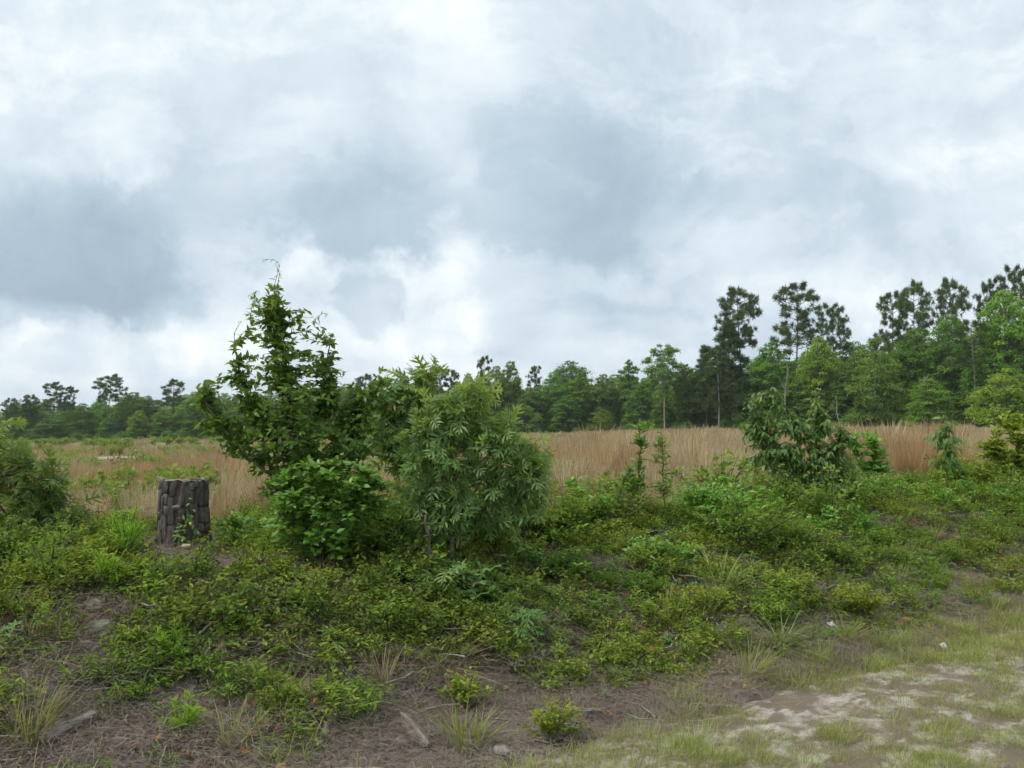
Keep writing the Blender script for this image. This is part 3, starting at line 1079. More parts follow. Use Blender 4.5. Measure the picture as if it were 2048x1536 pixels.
for nm, pr, n, d0, d1, s0, s1 in (('near', sed_near, 5200, 6.5, 22, .7, 1.15), ('mid', sed_mid, 4200, 20, 62, .75, 1.12), ('far', sed_far, 5600, 58, 180, .7, 1.08)):
    x, y = wedge(n, d0, d1)
    k = field_mask(x, y) & on_field(x, y) & (y < np.interp(x / y * F + 1024, [-600, 0, 900, 1250, 1500, 1800, 2050, 2500], [183, 178, 170, 158, 130, 110, 98, 86]) - 1)
    x, y = x[k], y[k]
    z = hgt(x, y)
    s = rng.uniform(s0, s1, len(x)) * np.interp(x / y, [-.6, -.2, .1, .5], [.62, .70, .95, 1.05]) * (.62 + .5 * vnoise(x, y, .45, 72) + .3 * vnoise(x, y, 1.6, 73)) * np.where(rng.random(len(x)) < .06, 1.3, 1.0)
    if nm == 'near':
        s = s * (0.50 + .50 * sstep(2.6, 5.0, road_s(x, y)))
    w = scatter('broomsedge_grass', pr, np.stack([x, y, z - .02], -1), s, .06)
    w['label'] = {'near': 'tan broomsedge grass at the near edge of the field', 'mid': 'tan broomsedge grass in the middle of the field',
                  'far': 'tan broomsedge grass covering the far field'}[nm]


def bushy(n, h, rad, leaf, mats, lt, seed, droop=.0, tip=.1, stems=9, up=.5, collect=None):
    """a small bush: stems from one root, leaves all along them"""
    r = np.random.default_rng(seed)
    st, lf = Geo(), Geo()
    per = max(1, n // stems)
    for k in range(stems):
        a = k * 2.4 + r.normal(0, .4)
        out_ = rad * r.uniform(.25, 1)
        q = np.linspace(0, 1, 6)
        hh = h * r.uniform(.6, 1.05) * (1 - .35 * (out_ / rad) ** 2)
        sp = np.stack([np.cos(a) * out_ * q ** 1.2, np.sin(a) * out_ * q ** 1.2, hh * q ** .85], -1) + np.outer(np.sin(q * 4), r.normal(0, .03 * rad, 3))
        st.tube(sp, np.linspace(.012 * h + .001, .003 * h + .0006, 6), 4)
        w_ = r.uniform(.25, 1.0, per) ** .7
        c = np.stack([np.interp(w_, q, sp[:, i]) for i in range(3)], -1) + r.normal(0, .10 * rad, (per, 3)) * np.array([1, 1, .6])
        c[:, 2] = np.maximum(c[:, 2], .01)
        d = nrm(r.normal(size=(per, 3)) * np.array([1, 1, .4]) + np.array([math.cos(a), math.sin(a), 0]) * .35 + np.array([0, 0, up - droop]))
        upv = nrm(np.array([0, 0, 1.0]) + r.normal(0, .4, (per, 3)))
        ti = np.stack([np.clip(r.normal(.45, .3, per), 0, 1), np.clip((w_ - .75) * 3 * r.random(per) + tip * (r.random(per) < .25), 0, 1)], -1)
        fm = frames(d, upv, leaf * r.uniform(.6, 1.2, per))
        if collect is not None:
            collect.append((fm, c, ti))
        lf.stamp(lt[0], lt[1], fm, c, ti)
    return [(st, M[mats[0]]), (lf, M[mats[1]])]


L_S = leaf_simple(.5)
L_N = leaf_simple(.30, .2, .3)
L_W = leaf_simple(.24, .2, .35)
L_O = leaf_oak()
L_T = leaf_star()
L_R = leaf_round()
L_Q = leaf_quad(.6)

n_ = 40                                                 # bare white sand showing in the field
a_ = np.arange(n_) / n_ * 2 * math.pi
rr_ = 1 + .35 * (vnoise(np.cos(a_) * 2, np.sin(a_) * 2, 1.5, 95) - .5)
sx, sy = SAND[0] + np.cos(a_) * 1.5 * rr_, SAND[1] + np.sin(a_) * 3.0 * rr_
ge = Geo()
vv = np.concatenate([np.stack([sx, sy, hgt(sx, sy) + .02], -1), [[SAND[0], SAND[1], float(hgt(SAND[0], SAND[1])) + .07]]])
ge.add(vv, [(i_, (i_ + 1) % n_, n_) for i_ in range(n_)])
kind(link('sand_patch', ge.mesh('sand_patch', M['sand'], True)), 'structure')

# scattered green growth between the tan grass
fb = [proto('field_bush', bushy(260, .55, .42, .085, ('green_stem', 'field_leaf'), L_Q, 80 + k, stems=12)) for k in range(3)]
x, y = wedge(1900, 7, 60)
k = (vnoise(x, y, .25, 75) > np.interp(x / y, [-.7, -.1, .2, .7], [.36, .46, .50, .54])) & on_field(x, y)
x, y = x[k], y[k]
w = scatter('field_weeds', fb, np.stack([x, y, hgt(x, y) - .02], -1), rng.uniform(.6, 1.25, len(x)), .08)
w['label'] = 'green weeds growing between the tan field grass'
fbf = [proto('field_bush_far', bushy(200, 1.0, .95, .26, ('green_stem', 'field_leaf'), L_Q, 84 + k, stems=14)) for k in range(3)]
x, y = wedge(1500, 50, 172)
k = (vnoise(x, y, .14, 76) > np.interp(x / y, [-.7, -.1, .1, .7], [.46, .54, .66, .74])) & (y < np.interp(x / y * F + 1024, [-600, 0, 900, 1250, 1500, 1800, 2050, 2500], [183, 178, 170, 158, 130, 110, 98, 86]) - 4)
x, y = x[k], y[k]
w = scatter('far_field_weeds', fbf, np.stack([x, y, hgt(x, y) - .02], -1), rng.uniform(.45, 1.0, len(x)), .05)
w['label'] = 'green scrub in the far part of the field'

# ================================================================== plants of the bank, leaf by leaf
def resample(pts, n):
    pts = np.asarray(pts, float)
    L = np.concatenate([[0], np.cumsum(np.linalg.norm(np.diff(pts, axis=0), axis=1))])
    q = np.linspace(0, L[-1], n)
    return np.stack([np.interp(q, L, pts[:, i]) for i in range(3)], -1)


def leaf_meshes(name, lt, mat):
    out = []
    for k, (a, b) in enumerate(((.1, 0), (.45, 0), (.85, .1), (.6, .8))):
        ge_ = Geo()
        ge_.add(lt[0], lt[1], (a, b))
        out.append(ge_.mesh('%s_%d' % (name, k), mat))
    return out


def plant(name, label, cat, base, stems, vols, lt, leaf, mat, stem_mat='twig', per=9, droop=0.0, upness=.5, nleaf=300,
          twig_r=.0025, first='trunk', roll=.35, spray=.5, tiptop=.5, flat=.35, group=None, face=0.0):
    """stems: [(polyline of world points, r0, r1)]; vols: [(centre, (rx,ry,rz), twigs, tip share)]"""
    base = np.asarray(base, float)
    o = thing(name, label, cat, base, group)
    nodes = []
    for i, (pl, r0, r1) in enumerate(stems):
        q = resample(pl, max(5, int(6 + 8 * np.linalg.norm(np.asarray(pl[-1]) - np.asarray(pl[0])))))
        wob = rng.normal(0, .006, q.shape); wob[0] = 0
        q = q + wob
        ge_ = Geo()
        ge_.tube(q - base, np.linspace(r0, r1, len(q)), 7)
        so_ = link(first if i == 0 else 'branch', ge_.mesh(name + '_stem', M[stem_mat], True), o if i == 0 else trunk_o)
        if i == 0:
            trunk_o = so_
        nodes.append(resample(q, 24)[3:])
    nodes = np.concatenate(nodes)
    tw = Geo()
    LP, LM, LT = [], [], []
    for c, rad, nt_, tipn in vols:
        c = np.asarray(c, float); rad = np.asarray(rad, float)
        d = rdir(nt_) * (rng.random(nt_) ** .42)[:, None]
        ends = c + d * rad
        for e in ends:
            dist = np.linalg.norm(nodes - e, axis=1) + np.maximum(nodes[:, 2] - e[2], 0) * 1.2
            b = nodes[np.argmin(dist)]
            L = np.linalg.norm(e - b)
            mid_ = (b + e) / 2 + np.array([0, 0, .10 * L]) + rng.normal(0, .05 * L, 3)
            q = resample([b, mid_, e], 6)
            tw.tube(q - base, np.linspace(twig_r * (1 + L), twig_r * .45, 6), 3)
            t0 = max(0.0, 1 - .30 / max(L, .05))
            w_ = np.concatenate([[1.0], rng.uniform(t0, 1, per - 1)])
            pp = np.stack([np.interp(w_, np.linspace(0, 1, 6), q[:, i]) for i in range(3)], -1)
            tdir = nrm(e - b)
            rd = rdir(per); rd[:, 2] *= flat
            dr = nrm(tdir * spray + rd + np.array([0, 0, upness - droop]))
            up = nrm(np.array([0, 0, 1.0]) * (1 - face) + rng.normal(0, roll, (per, 3)) + nrm(e - c) * .25 + nrm((e - base) * np.array([1, 1, .25])) * face * 1.2 + np.array([0, -.6, 0]) * face)
            sz = leaf * rng.uniform(.55, 1.18, per)
            LP.append(pp + dr * sz[:, None] * .10); LM.append(frames(dr, up, sz))
            LT.append(np.stack([np.clip(rng.normal(.45, .3, per), 0, 1), np.clip(tipn * rng.random(per) + (w_ > .93) * tiptop * rng.random(per), 0, 1)], -1))
    LP, LM, LT = np.concatenate(LP), np.concatenate(LM), np.concatenate(LT)
    kind(link('twigs', tw.mesh(name + '_twigs', M[stem_mat]), o), 'stuff')
    order = np.argsort(np.linalg.norm(LP - CAM, axis=1) + rng.normal(0, .05, len(LP)))
    one, rest = order[:nleaf], order[nleaf:]
    mes = leaf_meshes(name + '_leaf', lt, mat)
    for i in one:
        k = 3 if LT[i, 1] > .45 else (0 if LT[i, 0] < .3 else (1 if LT[i, 0] < .62 else 2))
        lo = bpy.data.objects.new('leaf', mes[k])
        col.objects.link(lo)
        lo.parent = o
        m4 = np.eye(4); m4[:3, :3] = LM[i]; m4[:3, 3] = LP[i] - base
        lo.matrix_basis = Matrix(m4.tolist())
    if len(rest):
        fo = Geo()
        fo.stamp(lt[0], lt[1], LM[rest], LP[rest] - base, LT[rest])
        kind(link('foliage', fo.mesh(name + '_foliage', mat), o), 'stuff')
    return o


def px_vol(px, py, rx, ry, d, n, tip=.1, depth=.85):
    s = d / F
    return (P(px, py, d), (rx * s, rx * s * depth, ry * s), n, tip)


def pl(d, *pp):             # polyline through picture places; each (px, py, depth offset)
    return [P(a[0], a[1], d + (a[2] if len(a) > 2 else 0)) for a in pp]


# --- the tall pointed shrub
D = 5.95
b = GX(612, D)
stems = [([b, *pl(D, (608, 1040), (598, 950, .05), (585, 850, .08), (572, 740, .05), (556, 640), (549, 585))], .030, .005),
         (pl(D, (605, 1020, .02), (560, 955, -.05), (515, 930, -.1), (470, 885, -.12), (430, 835, -.1), (408, 800, -.1)), .015, .005),
         (pl(D, (594, 930, .05), (540, 860, .1), (495, 800, .1), (478, 740, .08), (470, 690, .05)), .012, .004),
         (pl(D, (590, 900, .06), (630, 830, 0), (652, 760, -.05), (660, 690, -.05)), .012, .004),
         (pl(D, (600, 980, .05), (680, 900, .1), (725, 830, .12), (745, 775, .1)), .014, .004),
         (pl(D, (600, 960, .05), (620, 880, -.25), (625, 800, -.3)), .012, .004),
         (pl(D, (603, 1000, .02), (660, 940, -.2), (700, 900, -.25)), .010, .004)]
vols = [px_vol(549, 600, 24, 42, D, 24, .6), px_vol(550, 655, 52, 52, D, 56, .3), px_vol(565, 730, 76, 60, D, 100, .16),
        px_vol(595, 800, 104, 62, D, 150, .08), px_vol(600, 865, 122, 62, D, 170, .03), px_vol(522, 640, 30, 44, D, 12, .4),
        px_vol(606, 650, 32, 45, D, 13, .4), px_vol(472, 735, 18, 66, D, 15, .5), px_vol(455, 785, 40, 46, D, 24, .3),
        px_vol(408, 800, 30, 32, D, 18, .3), px_vol(440, 850, 48, 36, D, 38, .12), px_vol(500, 835, 60, 50, D, 60, .05),
        px_vol(662, 715, 14, 54, D, 11, .5), px_vol(672, 780, 44, 45, D, 26, .2), px_vol(700, 840, 62, 55, D, 62, .05),
        px_vol(742, 800, 34, 40, D, 20, .15), px_vol(600, 930, 100, 50, D, 100, .02), px_vol(465, 905, 30, 18, D, 10, .1), px_vol(720, 895, 62, 56, D, 70, .04), px_vol(640, 960, 110, 46, D, 80, .02), px_vol(770, 760, 20, 30, D, 8, .3), px_vol(560, 990, 50, 50, D, 40, .03)]
plant('tall_shrub', 'tall pointed dark green leafy shrub rising against the sky beside the stump', 'shrub', b, stems, vols, leaf_simple(.50, .25, .3),
      .054, M['shrub_leaf'], per=13, upness=.2, droop=.15, roll=.7, flat=.6)

# --- brighter shrub in front of its foot
D = 5.5
b = GX(640, D) + [0, 0, .0]
stems = [([b, *pl(D, (640, 1080), (650, 1010), (655, 940))], .012, .004), ([b, *pl(D, (620, 1060), (590, 1000), (575, 950))], .010, .003),
         ([b, *pl(D, (680, 1060), (715, 1000), (735, 950))], .010, .003)]
vols = [px_vol(655, 950, 72, 45, D, 66, .25), px_vol(590, 985, 62, 50, D, 56, .15), px_vol(715, 985, 70, 55, D, 66, .15),
        px_vol(650, 1030, 120, 60, D, 130, .08), px_vol(565, 1035, 56, 46, D, 46, .12), px_vol(765, 1000, 42, 44, D, 34, .2), px_vol(640, 1085, 90, 34, D, 50, .03)]
plant('leafy_shrub', 'low bright green shrub in front of the foot of the tall shrub', 'shrub', b, stems, vols, leaf_simple(.55, .2, .25),
      .055, M['bright_leaf'], per=12, upness=.2, nleaf=300)

# --- oak saplings
def oak(label, D, base_px, stems, vols, leaf=.135, nleaf=300, mat='oak_leaf', per=7):
    b_ = GX(base_px, D)
    st = []
    for i, (s_, r0, r1) in enumerate(stems):
        st.append(([b_, *pl(D, *s_)] if i == 0 or s_[0][1] > 990 else pl(D, *s_), r0, r1))
    return plant('oak_sapling', label, 'oak sapling', b_, st, [px_vol(v[0], v[1], v[2], v[3], D + (v[6] if len(v) > 6 else 0), v[4], v[5]) for v in vols], leaf_oak(),
                 leaf, M[mat], per=per, upness=.0, droop=.22, roll=.7, nleaf=nleaf, spray=.7, twig_r=.003, flat=.9, face=.4, tiptop=.3)


oak('broad oak sapling with lobed leaves in the middle of the bank', 5.9, 905,
    [([(905, 1000), (912, 920), (920, 850), (935, 800)], .018, .005), ([(908, 960), (960, 900), (1010, 860)], .010, .004),
     ([(908, 980), (860, 920), (830, 870)], .010, .004), ([(906, 990), (980, 960), (1040, 940)], .009, .003)],
    [(900, 815, 26, 26, 8, .6), (945, 805, 24, 24, 8, .7), (975, 785, 12, 16, 3, .9), (870, 850, 36, 30, 12, .4), (925, 855, 34, 30, 14, .35),
     (985, 858, 30, 28, 9, .45), (1012, 878, 26, 24, 7, .45), (835, 905, 36, 40, 11, .12), (890, 910, 46, 42, 14, .1), (950, 915, 46, 42, 14, .1), (1005, 925, 34, 36, 8, .2),
     (1045, 940, 26, 34, 8, .4), (1078, 935, 14, 26, 4, .5), (860, 965, 44, 36, 12, .04), (930, 975, 48, 36, 13, .03), (1000, 985, 40, 34, 9, .08), (1050, 990, 28, 30, 7, .15),
     (890, 1025, 50, 26, 16, .03), (965, 1030, 50, 26, 16, .03), (825, 985, 34, 34, 12, .05), (1040, 1030, 40, 26, 12, .1), (850, 1050, 40, 20, 10, .05),
     (868, 800, 16, 14, 3, .7), (940, 772, 14, 12, 3, .9), (1018, 842, 16, 14, 3, .7), (1075, 892, 14, 14, 3, .6), (1098, 975, 12, 20, 3, .5), (1085, 1020, 20, 20, 4, .3)])
oak('taller pale green oak sapling between the tall shrub and the broad oak', 6.5, 820,
    [([(822, 1000), (822, 900), (820, 820), (828, 760)], .018, .005), ([(822, 900), (780, 830), (765, 780)], .009, .004)],
    [(835, 762, 30, 28, 11, .5), (855, 738, 18, 10, 4, .7), (795, 775, 26, 22, 8, .4), (775, 800, 34, 30, 13, .15), (825, 810, 36, 34, 14, .15), (760, 845, 36, 34, 12, .1),
     (815, 860, 44, 40, 18, .06), (780, 905, 44, 44, 18, .05), (840, 915, 40, 40, 12, .05)])
oak('small oak sapling hanging over the grass at the right of the broad oak', 6.1, 1050,
    [([(1048, 1020), (1045, 960), (1040, 910)], .009, .003)],
    [(1035, 890, 34, 24, 16, .3), (1055, 930, 34, 34, 22, .25), (1030, 975, 46, 34, 24, .1), (1085, 940, 10, 24, 4, .6)], .105, 150)
oak('oak sapling with yellowing lobed leaves cut by the left edge', 5.6, 20,
    [([(20, 1080), (25, 1000), (40, 940)], .016, .005), ([(22, 1060), (70, 1000), (110, 960)], .010, .004), ([(22, 1040), (-40, 960), (-60, 900)], .010, .004)],
    [(40, 985, 70, 55, 26, .35), (100, 1000, 56, 46, 22, .3), (50, 1060, 86, 45, 34, .12), (120, 1050, 42, 40, 17, .25), (-40, 960, 60, 70, 26, .25), (70, 930, 44, 26, 11, .3), (4, 870, 16, 44, 9, .4), (20, 925, 40, 34, 14, .3), (150, 1020, 26, 30, 8, .3), (140, 1090, 40, 30, 12, .1)],
    .112, 300, 'left_oak_leaf')

# --- sapling with drooping leaves on the right
D = 9.2
b = GX(1608, D)
stems = [([b, *pl(D, (1606, 960), (1600, 900), (1585, 840), (1560, 800), (1545, 775))], .022, .006), ([b, *pl(D, (1622, 950), (1630, 880), (1640, 830))], .014, .005),
         (pl(D, (1603, 930), (1540, 880), (1515, 850)), .010, .004), (pl(D, (1605, 950), (1660, 900), (1690, 880)), .010, .004)]
vols = [px_vol(1510, 805, 26, 28, D, 18, .2), px_vol(1548, 788, 22, 24, D, 14, .25), px_vol(1632, 795, 14, 30, D, 9, .3), px_vol(1560, 840, 46, 36, D, 54, .1), px_vol(1625, 850, 44, 36, D, 50, .1),
        px_vol(1508, 868, 34, 34, D, 28, .1), px_vol(1672, 872, 34, 40, D, 34, .1), px_vol(1555, 905, 54, 40, D, 70, .05), px_vol(1630, 915, 54, 42, D, 70, .05), px_vol(1700, 925, 34, 34, D, 26, .1),
        px_vol(1570, 965, 46, 30, D, 34, .03), px_vol(1650, 970, 46, 30, D, 34, .03), px_vol(1712, 978, 30, 24, D, 16, .08), px_vol(1495, 925, 22, 24, D, 9, .1)]
plant('drooping_sapling', 'sapling with long hanging green leaves at the right edge of the field grass', 'sapling', b, stems, vols, leaf_simple(.33, .25, .35, (0, .2, .5, .8, 1), (.1, .8, 1, .7, 0)),
      .082, M['droop_leaf'], 'green_stem', per=13, upness=.0, droop=.75, spray=.6, twig_r=.004, flat=.6)
# --- smaller leafy things along the crest
D = 11.0
b = GX(1750, D)
plant('rounded_bush', 'rounded soft green bush right behind the drooping sapling', 'bush', b, [([b, *pl(D, (1750, 940), (1745, 890))], .012, .004), ([b, *pl(D, (1725, 930), (1700, 890))], .010, .004)],
      [px_vol(1742, 895, 30, 32, D, 40, .25), px_vol(1712, 890, 28, 30, D, 34, .25), px_vol(1768, 920, 22, 30, D, 24, .2), px_vol(1735, 945, 50, 36, D, 60, .1), px_vol(1700, 965, 40, 26, D, 30, .1)], L_S, .075, M['bright_leaf'], 'green_stem', per=9, nleaf=150)
D = 10.0
b = GX(1893, D)
plant('umbrella_seedling', 'seedling with a whorl of drooping leaves in front of the field on the right', 'seedling', b,
      [([b, *pl(D, (1893, 920), (1893, 880), (1893, 850))], .009, .004)], [px_vol(1890, 872, 40, 20, D, 22, .05), px_vol(1893, 845, 20, 14, D, 8, .2), px_vol(1900, 915, 34, 26, D, 20, .05)],
      leaf_simple(.30, .2, .3), .12, M['droop_leaf'], 'green_stem', per=6, droop=.9, upness=0, nleaf=120, spray=.9)
D = 7.6
b = GX(1277, D)
plant('slender_sapling', 'slender young tree with tufted twigs, the left of two in the grass', 'sapling', b, [([b, *pl(D, (1277, 960), (1280, 900), (1277, 850))], .008, .003), ([b, *pl(D, (1262, 970), (1258, 940))], .006, .003)],
      [px_vol(1280, 885, 18, 16, D, 14, .3), px_vol(1270, 965, 34, 34, D, 44, .06), px_vol(1292, 853, 18, 14, D, 9, .8), px_vol(1278, 925, 14, 24, D, 7, .3)], L_N, .066, M['shrub_leaf'], 'green_stem', per=9, nleaf=150)
b = GX(1328, D)
plant('slender_sapling', 'slender feathery young tree, the right of two in the grass', 'sapling', b, [([b, *pl(D, (1327, 970), (1326, 910), (1323, 868))], .007, .002)],
      [px_vol(1326, 915, 26, 34, D, 22, .3), px_vol(1330, 970, 36, 34, D, 30, .15), px_vol(1322, 876, 12, 16, D, 5, .5)], L_W, .06, M['vine_leaf'], 'green_stem', per=9, nleaf=150)
D = 11.2
b = GX(2035, D)
plant('yellow_green_bush', 'yellow-green bush at the right edge above the bank', 'bush', b, [([b, *pl(D, (2035, 920), (2030, 860))], .012, .004), ([b, *pl(D, (2010, 930), (1985, 890))], .010, .004), ([b, *pl(D, (2070, 930), (2090, 870))], .010, .004)],
      [px_vol(2030, 860, 44, 36, D, 60, .45), px_vol(1985, 905, 50, 28, D, 60, .3), px_vol(2050, 915, 60, 34, D, 80, .2), px_vol(2090, 880, 50, 50, D, 60, .3)], L_S, .080, M['yellow_leaf'], 'green_stem', per=11, nleaf=200)

# --- climbing vine on top of the shrub
D = 5.85
vroot = P(549, 640, D)
o = thing('climbing_vine', 'thin pale vine curling above the tip of the tall shrub', 'vine', vroot)
for path in ([(549, 640), (552, 600), (548, 572), (556, 545), (560, 528), (550, 519), (538, 518), (526, 520)], [(549, 620), (556, 570), (559, 545), (552, 530)],
             [(520, 610), (512, 595), (508, 584), (516, 582)], [(500, 640), (504, 612), (510, 596), (498, 590)]):
    q = resample(pl(D, *path), 16)
    ge_ = Geo(); ge_.tube(q - vroot, np.linspace(.003, .0012, 16), 4)
    link('tendril', ge_.mesh('vine_tendril', M['green_stem']), o)
    mes = leaf_meshes('vine_leaf', L_W, M['vine_leaf'])
    for k in range(16):
        for rep in range(2):
            d = nrm(rdir(1)[0] * np.array([1, 1, .4]) + np.array([0, 0, -.35 if k > 8 else .2]))[None]
            m3 = frames(d, np.array([[0.1, .2, 1.]]), np.array([.035 if k > 8 else .055]) * rng.uniform(.7, 1.2))[0]
            lo = link('leaf', mes[rng.integers(1, 4)], o)
            m4 = np.eye(4); m4[:3, :3] = m3; m4[:3, 3] = q[k] - vroot
            lo.matrix_basis = Matrix(m4.tolist())
for lab, path in (('thin vine shoot waving above the right shoulder of the tall shrub', [(627, 650), (628, 640), (640, 630), (650, 626), (656, 628)]),
                  ('thin vine shoot above the left arm of the tall shrub', [(470, 690), (468, 668), (476, 652), (484, 642)])):
    r0 = P(path[0][0], path[0][1], D)
    o = thing('vine_shoot', lab, 'vine', r0)
    q = resample(pl(D, *path), 10)
    ge_ = Geo(); ge_.tube(q - r0, np.linspace(.0025, .001, 10), 4)
    link('stem', ge_.mesh('vine_stem', M['green_stem']), o)
    for k in range(1, 10):
        m3 = frames(nrm(rdir(1) + np.array([0, 0, -.4])), np.array([[0.1, .2, 1.]]), np.array([.036]))[0]
        lo = link('leaf', mes[rng.integers(1, 4)], o)
        m4 = np.eye(4); m4[:3, :3] = m3; m4[:3, 3] = q[k] - r0
        lo.matrix_basis = Matrix(m4.tolist())

# ================================================================== the stump
SB = GX(370, 6.05)
TOPZ = P(370, 959, 6.05)[2]
SH = TOPZ - SB[2] + .12
SB = SB - np.array([0, 0, .12])
stump = thing('tree_stump', 'weathered grey pine stump with furrowed bark standing left of the tall shrub', 'tree stump', SB)


def ztop(a):                # uneven saw cut
    return SH + .012 * np.sin(a + 2.4) + .012 * (vnoise(np.cos(a) * 4, np.sin(a) * 4, 1.5, 97) - .5) * 2


def srad(a, z):
    f = 1 + .20 * np.exp(-z / .15) * (1 + .7 * np.sin(a * 4 + 1)) + .05 * np.sin(a * 3 + .7) + .04 * np.sin(a * 2 + 2 + z * 2) + .025 * np.sin(a * 7 + z * 5)
    return (.164 + .012 * (1 - z / SH)) * f


na_, nz_ = 72, 26
th = np.arange(na_) / na_ * 2 * math.pi
ge_ = Geo()
v = []
for zi in range(nz_):
    z = SH * zi / (nz_ - 1)
    zc = z * ztop(th) / SH
    rr = srad(th, z) * (1 - .035 * np.abs(np.sin(th * 11 + 2 * np.sin(z * 9)))) - .012
    v.append(np.stack([np.cos(th) * rr, np.sin(th) * rr, zc - .004], -1))
v = np.concatenate(v)
i = np.arange(nz_ - 1)[:, None] * na_
j = np.arange(na_)[None]
ge_.add(v, np.stack([i + j, i + (j + 1) % na_, i + na_ + (j + 1) % na_, i + na_ + j], -1).reshape(-1, 4))
link('trunk', ge_.mesh('stump_trunk', M['stump_core'], True), stump)
ge_ = Geo()                                             # sawn top, slightly dished and chipped
rings = 6
v = [(0, 0, SH - .004)]
for k in range(1, rings + 1):
    rr = srad(th, SH) * k / rings * (1 if k < rings else .985)
    zt = SH + (ztop(th) - SH) * k / rings - .002 + .014 * (vnoise(np.cos(th) * 3, np.sin(th) * 3 + k, 1.3, 90) - .5) - (.012 if k == rings else 0)
    v += list(np.stack([np.cos(th) * rr, np.sin(th) * rr, zt], -1))
v = np.array(v)
f = [(0, 1 + q, 1 + (q + 1) % na_) for q in range(na_)]
ge_.add(v, f)
f4 = []
for k in range(rings - 1):
    o0, o1 = 1 + k * na_, 1 + (k + 1) * na_
    f4 += [(o0 + q, o1 + q, o1 + (q + 1) % na_, o0 + (q + 1) % na_) for q in range(na_)]
ge_.f.append(np.array(f4).ravel()); ge_.fs.append(np.full(len(f4), 4))
link('cut_top', ge_.mesh('stump_top', M['cut_wood'], True), stump)
ncol = 23
cw = rng.uniform(.6, 1.4, ncol); ce = np.concatenate([[0], np.cumsum(cw / cw.sum() * 2 * math.pi)])
for c in range(ncol):
    a0 = (ce[c] + ce[c + 1]) / 2
    z = rng.uniform(-.02, .03)
    while z < SH - .03:
        L = rng.uniform(.05, .22)
        z1 = min(z + L, SH + rng.uniform(-.012, .006))
        if SH - z1 < .05:
            z1 = SH + rng.uniform(-.015, .004)
        if rng.random() > .09:
            wa = (ce[c + 1] - ce[c]) / 2 * rng.uniform(.82, 1.08)
            thk = rng.uniform(.003, .009) + (rng.random() < .2) * .007
            aw = a0; a0 = a0 + rng.normal(0, .06)
            sk = rng.normal(0, .9)
            def ring(sh, out_, n=10):
                q = np.arange(n) / n * 2 * math.pi
                ca, sa = np.cos(q), np.sin(q)
                ex = .42
                aa = a0 + wa * sh * np.sign(ca) * np.abs(ca) ** ex * jit + sk * ((z + z1) / 2 - z) * sa
                zz_ = (z + z1) / 2 + (z1 - z) / 2 * (sh * .5 + .5) * np.sign(sa) * np.abs(sa) ** ex * (.9 + .1 * jit)
                rr_ = srad(aa, zz_) + out_
                return np.stack([np.cos(aa) * rr_, np.sin(aa) * rr_, np.minimum(zz_, ztop(aa) + .004)], -1)
            jit = rng.uniform(.62, 1.22, 10)
            r0_, r1_, r2_ = ring(1.02, -.016), ring(1.0, thk * .75), ring(.86, thk)
            vv = np.concatenate([r0_, r1_, r2_, r2_.mean(0)[None] + rng.normal(0, .002, 3)])
            ff = []
            for k in range(10):
                k2 = (k + 1) % 10
                ff += [(k, k2, 10 + k2), (k, 10 + k2, 10 + k), (10 + k, 10 + k2, 20 + k2), (10 + k, 20 + k2, 20 + k), (20 + k, 20 + k2, 30)]
            ge_ = Geo(); ge_.add(vv, ff)
            link('bark_plate', ge_.mesh('bark_plate', M['bark_plate']), stump)
            a0 = aw
        z = z1 + rng.uniform(.001, .007)
for k in range(6):                                      # splinters at the left of the cut
    ge_ = Geo()
    a = math.pi + rng.normal(-.1, .35)
    p0 = np.array([math.cos(a) * .16, math.sin(a) * .16, SH - .006])
    e = p0 + np.array([-rng.uniform(.05, .10), rng.normal(0, .03), rng.uniform(-.004, .035)])
    ge_.tube([p0, (p0 + e) / 2, e], [.006, .005, .001], 4)
    link('splinter', ge_.mesh('splinter', M['cut_wood']), stump)


def lump(r, sq, seed, sub=3, amp=.25, freq=3.0):
    import bmesh
    bm = bmesh.new()
    bmesh.ops.create_icosphere(bm, subdivisions=sub, radius=1.0)
    v = np.array([q.co for q in bm.verts]); f = [[q.index for q in p.verts] for p in bm.faces]
    bm.free()
    n1 = vnoise(v[:, 0] * freq + seed, v[:, 1] * freq + v[:, 2] * freq * 1.7, 1.0, seed)
    n2 = vnoise(v[:, 0] * freq * 3 + v[:, 2] * 5, v[:, 1] * freq * 3 + seed, 1.0, seed + 1)
    v = v * (1 + amp * (n1 - .5) * 2 + amp * .5 * (n2 - .5))[:, None] * r * np.array(sq)
    ge__ = Geo(); ge__.add(v, f, np.stack([np.clip(n2, 0, 1), np.zeros(len(v))], -1))
    return ge__


fg = link('knot', lump(.03, (1.2, .8, .6), 5).mesh('stump_knot', M['bark_plate'], True), stump)
q = P(352, 1015, 5.84) - SB
fg.location = q
kn = tag(link('shelf_fungus', lump(.026, (1.5, 1, .7), 7).mesh('shelf_fungus', M['fungus'], True), None, tuple(P(374, 1092, 5.79))),
         'small yellowish fungus at the foot of the stump', 'fungus')

